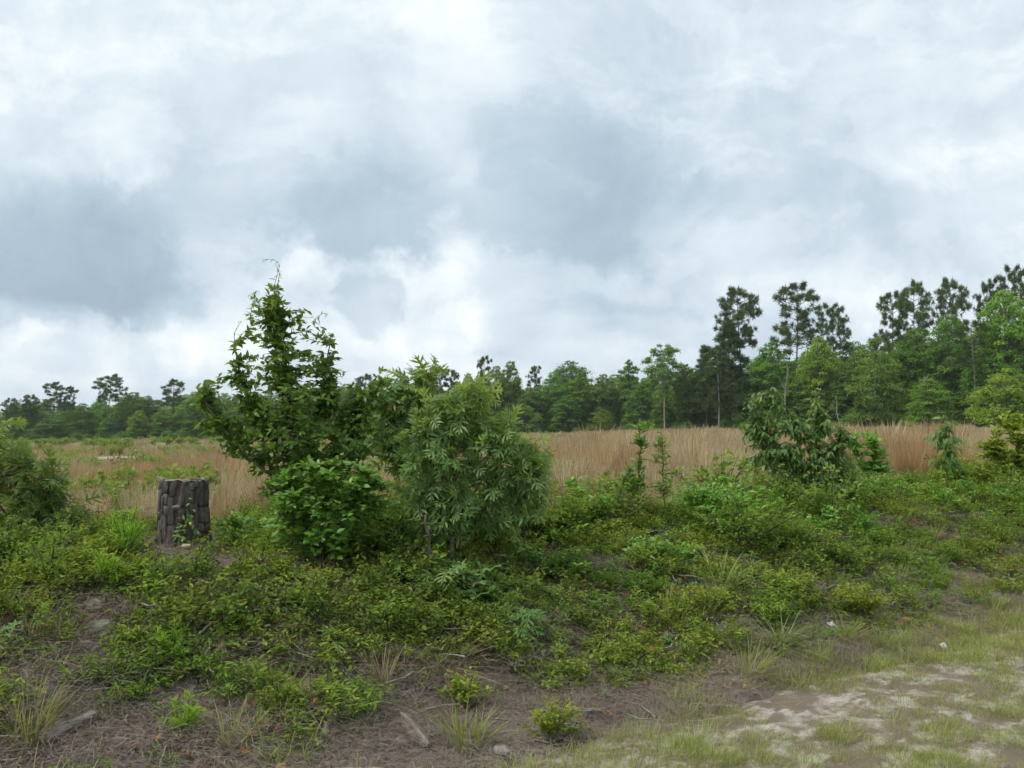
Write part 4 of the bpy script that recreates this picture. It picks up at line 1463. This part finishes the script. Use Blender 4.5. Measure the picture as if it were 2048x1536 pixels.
# little vine climbing the stump face
vr = P(375, 1090, 5.78)
o = thing('stump_vine', 'small green vine climbing the front of the stump', 'vine', vr)
mes = leaf_meshes('stump_vine_leaf', L_S, M['bright_leaf'])
for path in ([(375, 1100), (372, 1060), (380, 1020), (376, 985), (383, 972)], [(378, 1100), (395, 1070), (385, 1040), (365, 1035)], [(370, 1100), (355, 1075), (362, 1050)]):
    q = resample(pl(5.80, *path), 12)
    ge_ = Geo(); ge_.tube(q - vr, np.linspace(.003, .0015, 12), 4)
    link('stem', ge_.mesh('stump_vine_stem', M['green_stem']), o)
    for k in range(12):
        for rep in range(3 if path[0][0] != 375 or k < 6 else 1):
            m3 = frames(nrm(rdir(1) + np.array([0, -.5, -.1])), nrm(np.array([[0, -.6, .8]]) + .3 * rdir(1)), np.array([.032]) * rng.uniform(.7, 1.3))[0]
            lo = link('leaf', mes[rng.integers(0, 4)], o)
            m4 = np.eye(4); m4[:3, :3] = m3; m4[:3, 3] = q[k] - vr + rng.normal(0, .008, 3)
            lo.matrix_basis = Matrix(m4.tolist())

# ================================================================== undergrowth of the bank (stuff)
weed_p = [proto('upright_weed', bushy(150, .30, .17, .046, ('green_stem', 'weed_leaf'), L_N, 100 + k, stems=9, tip=.6)) for k in range(4)]
low_p = [proto('low_bush', bushy(420, .30, .26, .032, ('twig', 'bush_leaf'), L_S, 110 + k, stems=14, tip=.3)) for k in range(3)]
ylow_p = [proto('yellow_low_bush', bushy(320, .22, .20, .028, ('twig', 'yellow_leaf'), L_S, 115 + k, stems=12, tip=.5)) for k in range(3)]
vine_p = [proto('creeper', bushy(190, .12, .30, .038, ('green_stem', 'weed_leaf'), L_S, 120 + k, stems=11, up=.2)) for k in range(4)]
bright_p = [proto('leafy_weed', bushy(200, .26, .20, .043, ('green_stem', 'bright_leaf'), L_S, 125 + k, stems=8, tip=.4)) for k in range(3)]
seed_p = [proto('seedling', bushy(26, .18, .10, .062, ('green_stem', 'blue_leaf'), (L_O if k % 2 else L_T), 130 + k, stems=4, up=.1)) for k in range(4)]
tuft_p = [proto('green_tuft', grass_clump(70, .24, .06, .005, .4, .4, ('grass_green',), .25, 140 + k)) for k in range(4)]
btuft_p = [proto('blue_tuft', grass_clump(60, .28, .05, .006, .45, .45, ('grass_blue',), .3, 145 + k)) for k in range(2)]
dry_p = [proto('dry_tuft', grass_clump(60, .26, .07, .005, .5, .55, ('grass_dry',), .3, 150 + k)) for k in range(3)]
fern_p = [proto('feathery_weed', bushy(420, .34, .10, .040, ('green_stem', 'fern_leaf'), leaf_simple(.12, .1, .2), 155 + k, stems=7, up=1.0)) for k in range(2)]
turf_p = [proto('short_grass', grass_clump(80, .085, .11, .0026, .4, .45, ('grass_green',), .35, 160 + k)) for k in range(4)]


def straw_patch(seed, n=220, rad=.24, ln=.10):
    r = np.random.default_rng(seed)
    ge_ = Geo()
    p = np.concatenate([r.normal(0, rad * .6, (n, 2)), r.uniform(.003, .03, (n, 1))], 1)
    a = r.uniform(0, 6.283, n)
    d = np.stack([np.cos(a), np.sin(a), r.normal(0, .12, n)], -1)
    ti = np.stack([r.random(n), (r.random(n) < .18) * r.random(n)], -1)
    tv, tf = blade_t(.017, .12)
    ge_.stamp(tv, tf, frames(d, np.array([0, 0, 1.0]) + r.normal(0, .2, (n, 3)), ln * r.uniform(.5, 1.2, n)), p, ti)
    return [(ge_, M['straw'])]


def leaf_patch(seed, n=12, rad=.2, mat='dead_leaf', size=.042):
    r = np.random.default_rng(seed)
    ge_ = Geo()
    p = np.concatenate([r.normal(0, rad * .6, (n, 2)), r.uniform(.008, .03, (n, 1))], 1)
    a = r.uniform(0, 6.283, n)
    d = np.stack([np.cos(a), np.sin(a), r.normal(0, .3, n)], -1)
    lt = leaf_simple(.55, .7, .35) if seed % 2 else leaf_oak(.4)
    ge_.stamp(lt[0], lt[1], frames(d, np.array([0, 0, 1.0]) + r.normal(0, .5, (n, 3)), size * r.uniform(.6, 1.3, n)), p, np.stack([r.random(n), r.random(n) * .5], -1))
    return [(ge_, M[mat])]


def stick_patch(seed, n=4):
    r = np.random.default_rng(seed)
    ge_ = Geo()
    for _ in range(n):
        p = np.array([*r.normal(0, .15, 2), .012])
        a = r.uniform(0, 6.283)
        L = r.uniform(.06, .22)
        e = p + np.array([math.cos(a) * L, math.sin(a) * L, r.uniform(-.005, .02)])
        ge_.tube([p, (p + e) / 2 + r.normal(0, .01, 3), e], [.005, .004, .002], 5)
    return [(ge_, M['grey_wood'])]


straw_p = [proto('straw_patch', straw_patch(200 + k)) for k in range(5)]
dleaf_p = [proto('dead_leaf_patch', leaf_patch(210 + k)) for k in range(4)]
stick_p = [proto('stick_patch', stick_patch(220 + k)) for k in range(4)]


SPOTS = [tuple(G(a_, b_)[:2]) for a_, b_ in ((820, 1470), (840, 1500), (110, 1490), (150, 1470), (185, 1450), (200, 1275), (188, 1222), (97, 1392), (66, 1398), (1884, 1303), (1660, 1258), (1172, 1342), (652, 1480), (865, 1140), (830, 1125), (1490, 1250), (378, 1410))]


def bank_pts(n, dens, d1=16.0, clear=.95, rad_=.10):
    y = rng.uniform(2.4, d1, n)               # nearer ground is covered more closely
    x = y * rng.uniform(-.82, .84, n)
    k = rng.random(n) < dens(x, y, road_s(x, y))
    foot = (np.abs(x / y - SB[0] / SB[1]) < .072) & (y > 5.1) & (y < 6.5)
    k &= ~(foot & (rng.random(n) < clear))
    for (cx_, cy_) in SPOTS:                  # growth stands back from the logs and stones
        k &= ~((np.abs(x / y - cx_ / cy_) < rad_ / cy_) & (y > cy_ - rad_ * 2.2) & (y < cy_ + rad_))
    x, y = x[k], y[k]
    return np.stack([x, y, hgt(x, y)], -1)


def cov(x, y, s):           # green cover of the bank, patchy
    nse = .55 * vnoise(x, y, .9, 301) + .45 * vnoise(x, y, 2.3, 302)
    u = x / y
    base = np.interp(s, [.0, .35, .9, 1.5, 2.2, 4, 6, 9], [.40, .50, .66, .84, .94, .86, .55, .3])
    base = base - .5 * sstep(-.02, .05, u) * sstep(.36, .26, u) * sstep(2.4, 3.4, s) - .45 * sstep(-.22, -.3, u) * sstep(3.3, 4.2, s)
    base = base + .16 * sstep(.0, .30, u) * sstep(.3, 1.0, s) - .26 * sstep(-.2, -.5, u) * (s < 2.6)
    return sstep(-.24, .20, base - nse)


def put(name, label, protos, n, dens, s0, s1, tilt=.12, d1=16.0, sink=.01, rad_=.10, clear=.97):
    p = bank_pts(n, dens, d1, clear, rad_)
    p[:, 2] -= sink
    w_ = scatter(name, protos, p, rng.uniform(s0, s1, len(p)), tilt)
    w_['label'] = label
    return w_


put('pine_straw', 'grey-brown pine straw covering the bank', straw_p, 5500, lambda x, y, s: (s > .0) * (s < 5) * .9, .7, 1.3, .06, 9.5, 0.0, .02, 0.0)
put('fine_pine_straw', 'grey pine needles on the bare ground nearest the road', straw_p, 2400, lambda x, y, s: (s > -.05) * (s < 2.0) * .9, .6, 1.1, .08, 5.9, -.004, .02, 0.0)
put('leaf_litter', 'dry brown fallen leaves strewn over the bank', dleaf_p, 1700, lambda x, y, s: (s > .1) * (s < 4) * (vnoise(x, y, 1.3, 310) > .52), .7, 1.2, .1, 9, 0.0)
put('fallen_twigs', 'small grey twigs strewn over the bank', stick_p, 420, lambda x, y, s: (s > .1) * (s < 4) * .8, .7, 1.3, .05, 9, 0.0)
put('leafy_weeds', 'narrow-leaved green weeds covering the bank', weed_p, 11000, lambda x, y, s: (s > .3) * cov(x, y, s) * .8, .40, .92)
put('creeping_plants', 'low creeping leafy plants on the bank', vine_p, 7500, lambda x, y, s: (s > .3) * cov(x, y, s) * .7, .45, .85, clear=.8)
put('low_bushes', 'small-leaved low green brush on the bank', low_p, 3600, lambda x, y, s: (s > .9) * cov(x, y, s) * sstep(.3, .62, vnoise(x, y, .7, 311)) * .8, .4, 1.15)
put('yellow_low_brush', 'yellow-green low brush on the bank', ylow_p, 1500, lambda x, y, s: (s > .35) * cov(x, y, s) * sstep(.45, .75, vnoise(x, y, 1.0, 312)) * .6, .4, 1.0)
put('bright_weeds', 'bright green leafy weeds on the bank', bright_p, 2000, lambda x, y, s: (s > 1.2) * cov(x, y, s) * sstep(.3, .65, vnoise(x, y, .8, 313)), .5, 1.35)
put('crest_bushes', 'tall leafy brush along the crest of the bank', bright_p + low_p, 900, lambda x, y, s: sstep(1.5, 2.1, s) * sstep(3.9, 3.0, s) * sstep(-.24, -.14, x / y) * sstep(.30, .60, vnoise(x, y, .8, 330)), 1.1, 1.9)
put('seedlings', 'lobed-leaf seedlings scattered over the bank', seed_p, 800, lambda x, y, s: (s > .5) * (s < 4) * cov(x, y, s) * .7, .6, 1.1)
put('small_weeds', 'tiny leafy weeds dotted over the pine straw', seed_p + weed_p, 3200, lambda x, y, s: (s > .15) * (s < 3) * sstep(.36, .6, vnoise(x, y, 1.7, 320)), .22, .45, clear=0.0)
put('green_grass', 'tufts of green grass along the bank', tuft_p, 2000, lambda x, y, s: (s > -.1) * (vnoise(x, y, 1.5, 314) > .52) * np.interp(s, [0, .8, 3, 6], [.6, .4, .35, .5]) * (.35 + .65 * sstep(-.1, .25, x / y)), .5, 1.1)
put('dry_grass', 'dry pale grass on the bank', dry_p, 900, lambda x, y, s: (s > .2) * (vnoise(x, y, 1.2, 315) > .6) * .6, .5, 1.0)
n = 12000
t_, s_ = rng.uniform(-3.2, 16, n) , rng.uniform(-3.4, .9, n)
w_ = vnoise(t_ * .6, s_, 2.2, 316) * .6 + .4 * vnoise(t_, s_, 5, 317) + np.interp(s_, [-3.4, -1.6, -.7, -.2, .3, .9], [.05, .05, .08, .30, .10, -.22])
k = rng.random(n) < sstep(.40, .66, w_) * np.where(s_ > -.3, .12 + .88 * sstep(.0, 1.4, t_), 1.0)
t_, s_ = t_[k], s_[k]
x = RX0 + t_ * math.cos(ROAD_A) - s_ * math.sin(ROAD_A); y = RY0 + t_ * math.sin(ROAD_A) + s_ * math.cos(ROAD_A)
vp = np.stack([x, y, np.where(s_ < -.2, -.012, hgt(x, y) - .006)], -1)
w = scatter('verge_grass', turf_p, vp, rng.uniform(.5, 1.2, len(vp)) * np.interp(s_, [-3, -1, -.2, .5], [.55, .7, 1.0, 1.0]), .1)
w['label'] = 'thin grass growing along the edge of the sandy road'

# ================================================================== single things on the bank
def single(name, label, cat, px, py, parts, scale=1.0, yaw=None, d=None, part_names=('stems', 'foliage'), group=None, sink=.01, leaves=None):
    b_ = G(px, py) if d is None else GX(px, d)
    o_ = thing(name, label, cat, b_ - np.array([0, 0, sink]), group)
    o_.rotation_euler = (0, 0, rng.uniform(0, 6.28) if yaw is None else yaw)
    o_.scale = (scale,) * 3
    names = part_names if len(parts) > 1 else (part_names[-1],)
    if leaves is not None:                    # few broad leaves: each one a part
        lt_, fr = leaves
        mes_ = leaf_meshes(name + '_leaf', lt_, parts[1][1])
        for fm, c_, ti_ in fr:
            for i_ in range(len(c_)):
                lo_ = link('leaf', mes_[rng.integers(0, 4)], o_)
                m4_ = np.eye(4); m4_[:3, :3] = fm[i_]; m4_[:3, 3] = c_[i_]
                lo_.matrix_basis = Matrix(m4_.tolist())
        parts = parts[:1]
        names = part_names[:1]
    for nm_, (ge__, mt) in zip(names, parts):
        kind(link(nm_, ge__.mesh(name + '_' + nm_, mt), o_), 'stuff')
    return o_


def tuft(label, px, py, mats, n, h, rad, wid=.006, bend=.45, spread=.45, flop=0.0, seed=0):
    return single('grass_tuft', label, 'grass tuft', px, py, grass_clump(n, h, rad, wid, bend, spread, mats, .25, seed, flop), part_names=('blades',))


tuft('green grass tuft near the bottom left corner', 55, 1490, ('grass_green',), 150, .30, .08, seed=400)
tuft('bright green grass tuft low in the picture right of the left log', 465, 1500, ('grass_green',), 70, .24, .05, seed=401)
tuft('green grass tuft above the small pale branch stub', 560, 1440, ('grass_green',), 90, .26, .05, seed=402)
tuft('short spreading grass patch at the bottom left of the pale branch stub', 575, 1515, ('grass_green',), 140, .16, .14, seed=403)
tuft('drooping tuft of dry tan grass in the middle of the bank', 885, 1350, ('grass_dry',), 130, .36, .06, .007, .8, .8, .2, 404)
tuft('upright wisp of dry tan grass left of the drooping dry tuft', 765, 1385, ('grass_dry',), 40, .26, .03, .006, .3, .18, 0, 405)
tuft('arching pale grass tuft on the crest below the slender saplings', 1262, 1045, ('grass_dry',), 110, .62, .08, .009, .75, .6, .1, 406)
tuft('pale grey grass tuft on the open slope right of the middle', 1165, 1205, ('grass_dry',), 60, .30, .05, .006, .6, .6, .1, 407)
tuft('long-bladed bluish grass tuft in the green weeds right of the middle', 1440, 1190, ('grass_blue',), 60, .42, .05, .010, .7, .6, .05, 408)
tuft('bluish green grass tuft above the edge of the road', 1560, 1300, ('grass_blue',), 110, .30, .07, .006, .6, .7, .15, 409)
tuft('green grass tuft at the road edge below the weathered log', 930, 1500, ('grass_green',), 110, .22, .08, seed=410)
tuft('tall wispy grass tuft beside the drooping sapling', 1500, 1010, ('grass_dry', 'grass_green'), 110, .55, .12, .007, .4, .35, 0, 411)

single('feathery_weed', 'bright yellow-green feathery weed right below the bare litter patch', 'weed', 345, 1345, bushy(520, .30, .10, .045, ('green_stem', 'fern_leaf'), leaf_simple(.12, .1, .2), 420, stems=9, up=1.0))
single('feathery_weed', 'feathery green weed at the bottom left of the picture, next to the bright grass tuft', 'weed', 368, 1490, bushy(480, .24, .09, .045, ('green_stem', 'fern_leaf'), leaf_simple(.14, .1, .2), 421, stems=8, up=1.0))
single('feathery_weed', 'soft feathery green plume left of the foot of the stump', 'weed', 250, 1130, bushy(700, .42, .16, .05, ('green_stem', 'fern_leaf'), leaf_simple(.12, .1, .2), 422, stems=10, up=1.0))
single('feathery_weed', 'soft green plume in the weeds below the left oak', 'weed', 215, 1195, bushy(520, .30, .12, .045, ('green_stem', 'fern_leaf'), leaf_simple(.12, .1, .2), 423, stems=9, up=1.0))
lc = []
single('round_leaved_weed', 'weed with broad round pale leaves at the foot of the tall shrub', 'weed', 572, 1180, bushy(16, .16, .12, .10, ('green_stem', 'blue_leaf'), L_R, 424, stems=5, up=.2, collect=lc), leaves=(L_R, lc))
for lab, px, py, s_, sd in (('large bluish-green lobed-leaf seedling in the middle of the bank', 880, 1225, 1.5, 430), ('bluish-green seedling just right of the largest one', 965, 1215, 1.35, 431),
                            ('bluish-green seedling below the larger two', 1040, 1290, 1.1, 432), ('lobed-leaf seedling left of the bluish group', 800, 1245, 1.0, 433), ('lobed-leaf seedling on the left slope below the shrub', 690, 1310, .9, 434)):
    lc = []
    lt_ = L_O if sd % 2 == 0 else L_T
    single('lobed_seedling', lab, 'seedling', px, py, bushy(44, .24, .15, .11, ('green_stem', 'blue_leaf'), lt_, sd, stems=6, up=.05, collect=lc), s_, leaves=(lt_, lc))
for lab, px, py, s_, sd in (('round yellow-green bush by the dry tuft in the middle', 955, 1310, 1.0, 440), ('yellow-green bush at the bottom right of the weathered log', 1110, 1490, .9, 441),
                            ('round yellow-green bush on the right slope', 1590, 1215, 1.2, 442), ('low yellow-green bush beside the bare patch on the right', 1725, 1250, 1.2, 443),
                            ('yellow-green bush left of the bright weed at the road edge', 930, 1425, .9, 444), ('yellow-green bush in the weeds above the road on the right', 1370, 1245, 1.1, 445)):
    single('low_bush', lab, 'bush', px, py, bushy(560, .26, .20, .032, ('twig', 'yellow_leaf'), L_S, sd, stems=14, tip=.5), s_)
for lab, px, py, s_, sd, h, rad, mt in (('large rounded dark green bush right of the middle on the crest', 1490, 1110, 1.0, 450, .62, .52, 'bush_leaf'),
                                        ('dark green leafy bush below the small right oak sapling', 1130, 1080, 1.0, 451, .42, .45, 'bush_leaf'),
                                        ('bright green leafy bush between the stump and the tall shrub', 480, 1105, 1.0, 452, .34, .24, 'bright_leaf'),
                                        ('green bush in the grass left of the stump', 195, 1030, 1.2, 453, .40, .30, 'bright_leaf'),
                                        ('soft green bush in front of the yellow-green bush at the right', 1930, 985, 1.3, 454, .40, .45, 'yellow_leaf'),
                                        ('dark green bush at the right edge of the slope', 2020, 970, 1.3, 455, .40, .40, 'bush_leaf'),
                                        ('leafy green bush left of the drooping sapling foot', 1420, 1040, 1.1, 456, .40, .34, 'bright_leaf'),
                                        ('low leafy bush under the broad oak sapling', 960, 1090, 1.0, 457, .46, .46, 'weed_leaf'),
                                        ('low leafy bush under the taller oak sapling', 775, 1105, 1.0, 458, .42, .42, 'bush_leaf'),
                                        ('leafy weed bush between the two low bushes under the oaks', 865, 1085, 1.0, 459, .40, .38, 'bright_leaf'),
                                        ('dense leafy bush below the right end of the oaks', 1060, 1090, 1.0, 470, .42, .46, 'weed_leaf'),
                                        ('shady leafy bush at the right foot of the bright shrub', 700, 1130, 1.0, 471, .30, .34, 'bush_leaf')):
    single('leafy_bush', lab, 'bush', px, py, bushy(1500, h, rad, .042, ('twig', mt), L_S, sd, stems=24, tip=.3), s_)
for lab, px, py, sd in (('sprig of rusty orange dead leaves right of the drooping sapling', 1765, 1020, 460), ('lower sprig of rusty orange leaves on the right slope', 1815, 1040, 461),
                        ('patch of rusty leaves left of the other rusty sprigs', 1715, 1020, 462)):
    single('rusty_sprig', lab, 'dead sprig', px, py, bushy(60, .14, .16, .06, ('twig', 'rust_leaf'), L_S, sd, stems=6), .9)

# --- dead wood
def branchy(name, label, cat, root, arms, mat, trunk_part='stem'):
    o_ = thing(name, label, cat, root)
    for k_, (pts_, r0, r1) in enumerate(arms):
        q_ = resample(pts_, 12) + np.concatenate([[[0, 0, 0]], rng.normal(0, .006, (11, 3))])
        ge__ = Geo(); ge__.tube(q_ - root, np.linspace(r0, r1, 12), 7, cap=True)
        b__ = link(trunk_part if k_ == 0 else 'branch', ge__.mesh(name, M[mat], True), o_ if k_ == 0 else b0__)
        if k_ == 0:
            b0__ = b__
    return o_


def lift(px, py, dz):
    q_ = G(px, py)
    return q_ + np.array([0, 0, dz])


r0 = lift(868, 1160, .02)
branchy('fallen_branch', 'grey forked dead branch lying in the weeds below the oak saplings', 'branch', r0,
        [([r0, lift(862, 1130, .08), lift(850, 1105, .13), lift(818, 1082, .15)], .016, .006), ([lift(862, 1130, .08), lift(830, 1120, .10), lift(786, 1140, .05)], .012, .005),
         ([lift(866, 1140, .06), lift(885, 1150, .05), lift(905, 1148, .04)], .009, .003), ([lift(864, 1145, .06), lift(830, 1142, .06), lift(800, 1148, .05)], .008, .003)], 'grey_wood')
r0 = lift(878, 1105, .03)
branchy('fallen_stick', 'thin grey stick right of the forked dead branch', 'stick', r0, [([r0, lift(900, 1112, .05), lift(925, 1120, .04)], .008, .004)], 'grey_wood')
r0 = GX(862, 5.6)
branchy('dead_shrub', 'short grey dead shrub stem upright under the oak saplings', 'dead shrub', r0, [([r0, P(858, 1065, 5.6), P(850, 1030, 5.6)], .014, .008), ([P(858, 1065, 5.6), P(868, 1035, 5.55)], .007, .003)], 'twig')
r0 = P(40, 1015, 5.7)
branchy('dead_branch', 'thin pale bare branch reaching from the left oak to the stump', 'branch', r0,
        [([r0, P(110, 1035, 5.7), P(165, 1028, 5.75), P(210, 1020, 5.8), P(262, 1022, 5.85), P(312, 1014, 5.86)], .009, .003), ([P(215, 1020, 5.8), P(228, 1012, 5.78), P(222, 1030, 5.76)], .004, .0015),
         ([P(285, 1018, 5.85), P(300, 1030, 5.84), P(322, 1022, 5.82)], .004, .0015), ([P(165, 1028, 5.75), P(180, 1050, 5.8), P(178, 1062, 5.8)], .005, .002)], 'grey_wood')
r0 = P(-5, 950, 5.5)
branchy('bare_twig', 'bare grey twig in the left oak, slanting up from the picture edge', 'twig', r0, [([r0, P(35, 935, 5.5), P(65, 915, 5.5)], .006, .002), ([P(30, 938, 5.5), P(55, 940, 5.5)], .003, .001)], 'grey_wood')
r0 = lift(270, 1120, .03)
branchy('fallen_stick', 'dark crooked stick at the left foot of the stump', 'stick', r0, [([r0, lift(300, 1108, .06), lift(320, 1085, .08)], .010, .005)], 'twig')


def log(label, px0, py0, px1, py1, r_, mat='log_wood', hollow=False, name='log', cat='log'):
    a_, b_ = G(px0, py0), G(px1, py1)
    a_[2] += r_ * .6 + .02; b_[2] += r_ * .6 + .02
    ax = nrm(b_ - a_)
    L = np.linalg.norm(b_ - a_)
    x_ = nrm(np.cross(ax, [0, 0, 1.0])); z_ = np.cross(x_, ax)
    n, m_ = 18, 14
    th_ = np.arange(n) / n * 2 * math.pi
    vv = []
    sd = int(px0)
    for k_ in range(m_):
        t_ = k_ / (m_ - 1)
        rr = r_ * (1 - .45 * t_ + .18 * math.sin(t_ * 7 + sd)) * (1 + .22 * np.sin(th_ * 3 + sd) + .12 * (vnoise(th_ * 2.5, np.full(n, t_ * 1.5), 1.0, sd) - .5) * 2 - .12 * np.abs(np.sin(th_ * 6 + t_)))
        off = (vnoise(th_ * 2, np.zeros(n), 1.3, sd + 3) - .5) * .5 * r_ * (1 if k_ in (0, m_ - 1) else 0)
        vv.append(np.stack([np.cos(th_) * rr, t_ * L + off * 2, np.sin(th_) * rr * .8 + .1 * r_ * math.sin(t_ * 5)], -1))
    vv.append(np.array([[0, .02 if hollow else -.002, 0], [0, L * .98, 0]]))
    v_ = np.concatenate(vv)
    i_ = np.arange(m_ - 1)[:, None] * n; j_ = np.arange(n)[None]
    ge__ = Geo()
    ge__.add(v_, np.stack([i_ + j_, i_ + (j_ + 1) % n, i_ + n + (j_ + 1) % n, i_ + n + j_], -1).reshape(-1, 4))
    c0, c1 = m_ * n, m_ * n + 1
    f_ = [(c0, (q + 1) % n, q) for q in range(n)] + [(c1, (m_ - 1) * n + q, (m_ - 1) * n + (q + 1) % n) for q in range(n)]
    ge__.f.append(np.array(f_).ravel()); ge__.fs.append(np.full(len(f_), 3))
    o_ = link(name, ge__.mesh(name, M[{'grey_wood': 'log_grey'}.get(mat, mat)], True))
    m4_ = np.eye(4); m4_[:3, 0], m4_[:3, 1], m4_[:3, 2], m4_[:3, 3] = x_, ax, z_, a_
    o_.matrix_basis = Matrix(m4_.tolist())
    return tag(o_, label, cat)


log('pale weathered broken log standing out at the bottom of the bank', 808, 1458, 858, 1512, .042)
log('split grey log slab lying at the bottom left', 88, 1508, 190, 1450, .05)
log('second weathered slab lying just above the split log', 110, 1472, 170, 1448, .025, name='wood_slab', cat='wood slab')
log('short grey stub of wood poking out of the weeds on the left', 372, 1425, 386, 1390, .018, 'grey_wood', name='wood_stub', cat='wood stub')
log('short pale cut branch stub with a round end near the bottom', 650, 1492, 652, 1462, .022, 'grey_wood', name='branch_stub', cat='branch stub')
log('pale stick at the bare patch on the right slope', 1465, 1262, 1502, 1238, .012, 'grey_wood', name='fallen_stick', cat='stick')
log('thick brown stick near the road edge', 1172, 1440, 1222, 1424, .014, 'twig', name='fallen_stick', cat='stick')
log('thin brown stick lying below the feathery weed', 385, 1437, 450, 1418, .007, 'twig', name='fallen_stick', cat='stick')
log('pale chip of wood left of the drooping dry tuft', 820, 1325, 842, 1337, .012, 'grey_wood', name='wood_chip', cat='wood chip')
log('grey chip of wood below the wispy dry grass', 775, 1352, 795, 1342, .012, 'grey_wood', name='wood_chip', cat='wood chip')
log('thin stick lying above the white scrap on the slope', 1060, 1395, 1100, 1372, .006, 'twig', name='fallen_stick', cat='stick')

# --- lichen cushions, stones, scraps
for k_, (lab, px, py, s_) in enumerate((('largest pale green lichen cushion on the left of the bank', 200, 1275, .075), ('lichen cushion above the largest one', 188, 1222, .05), ('lichen cushion left of the upper one', 150, 1222, .04),
                                        ('small lichen cushion in the weeds at the far left', 85, 1225, .04), ('pale lichen cushion near the top of the left slope', 225, 1192, .04))):
    b_ = G(px, py)
    o_ = link('lichen_cushion', lump(s_, (1.1, .9, .62), 500 + k_, 4, .22, 5).mesh('lichen_cushion', M['lichen'], True), None, tuple(b_ + [0, 0, s_ * .2 + .02]))
    tag(o_, lab, 'lichen')
for k_, (lab, px, py, s_) in enumerate((('whitish stone at the left edge, right of a smaller one', 97, 1392, .042), ('smaller grey stone left of the whitish one', 66, 1398, .035), ('flat pale stone at the far left below the others', 22, 1415, .05),
                                        ('tan stone above the whitish one', 55, 1365, .03), ('pale stone between the lichen and the feathery weed', 172, 1297, .03), ('grey stone resting on the split log', 122, 1462, .03),
                                        ('pale lump of sand at the bottom edge on the left', 287, 1530, .03), ('pale lump at the edge of the road in the middle', 1005, 1515, .04), ('grey stone half hidden on the right slope', 1997, 1025, .07))):
    b_ = G(px, min(py, 1535))
    o_ = link('stone', lump(s_, (1.15, .9, .6), 520 + k_, 3, .28, 2).mesh('stone', M['stone'], True), None, tuple(b_ + [0, 0, s_ * .25 + .015]))
    o_.rotation_euler = (0, 0, rng.uniform(0, 6))
    tag(o_, lab, 'stone')


def scrap(label, px, py, w_, h_, seed, tail=False):
    b_ = G(px, py)
    r_ = np.random.default_rng(seed)
    n = 6
    gx_, gy_ = np.meshgrid(np.linspace(-1, 1, n), np.linspace(-1, 1, n))
    z_ = .35 * r_.normal(size=(n, n)) * .4 + .3 * gx_ * gy_ + .25 * gx_ ** 2
    v_ = np.stack([gx_.ravel() * w_, gy_.ravel() * w_ * .8, (z_.ravel() + .4) * h_], -1) + r_.normal(0, w_ * .06, (n * n, 3))
    i_ = np.arange(n - 1)[:, None] * n + np.arange(n - 1)[None]
    ge__ = Geo(); ge__.add(v_, np.stack([i_, i_ + 1, i_ + n + 1, i_ + n], -1).reshape(-1, 4))
    if tail:
        ge__.tube([(w_ * .6, 0, h_ * .5), (w_ * 1.6, -w_, h_ * .4), (w_ * 2.4, -w_ * 1.8, .005)], [w_ * .25, w_ * .2, w_ * .1], 5)
    o_ = link('paper_scrap', ge__.mesh('paper_scrap', M['white_litter']), None, tuple(b_ + [0, 0, .025]))
    o_.rotation_euler = (R(35), 0, r_.uniform(-.4, .4))
    tag(o_, label, 'litter')


scrap('crumpled white scrap lying on the road edge at the right', 1884, 1303, .026, .03, 540)
scrap('white scrap with a tail on the bare patch of the right slope', 1660, 1258, .022, .025, 541, True)
scrap('small white scrap in the weeds above the road', 1172, 1342, .013, .03, 542)

# ================================================================== thin humid air over the field
ge = Geo()
x0_, x1_, y0_, y1_, z0_, z1_ = -1500, 1500, -1500, 1500, -8, 42
ge.add([(x, y, z) for z in (z0_, z1_) for y in (y0_, y1_) for x in (x0_, x1_)],
       [(0, 2, 3, 1), (4, 5, 7, 6), (0, 1, 5, 4), (2, 6, 7, 3), (0, 4, 6, 2), (1, 3, 7, 5)])
m, gg, out = new_mat('haze')
pv = gg.n('ShaderNodeVolumePrincipled')
pv.inputs['Color'].default_value = (.86, .92, 1.0, 1)
pv.inputs['Density'].default_value = .00025
pv.inputs['Anisotropy'].default_value = .3
gg.link(pv.outputs[0], out.inputs['Volume'])
kind(link('haze', ge.mesh('haze', m)), 'stuff')
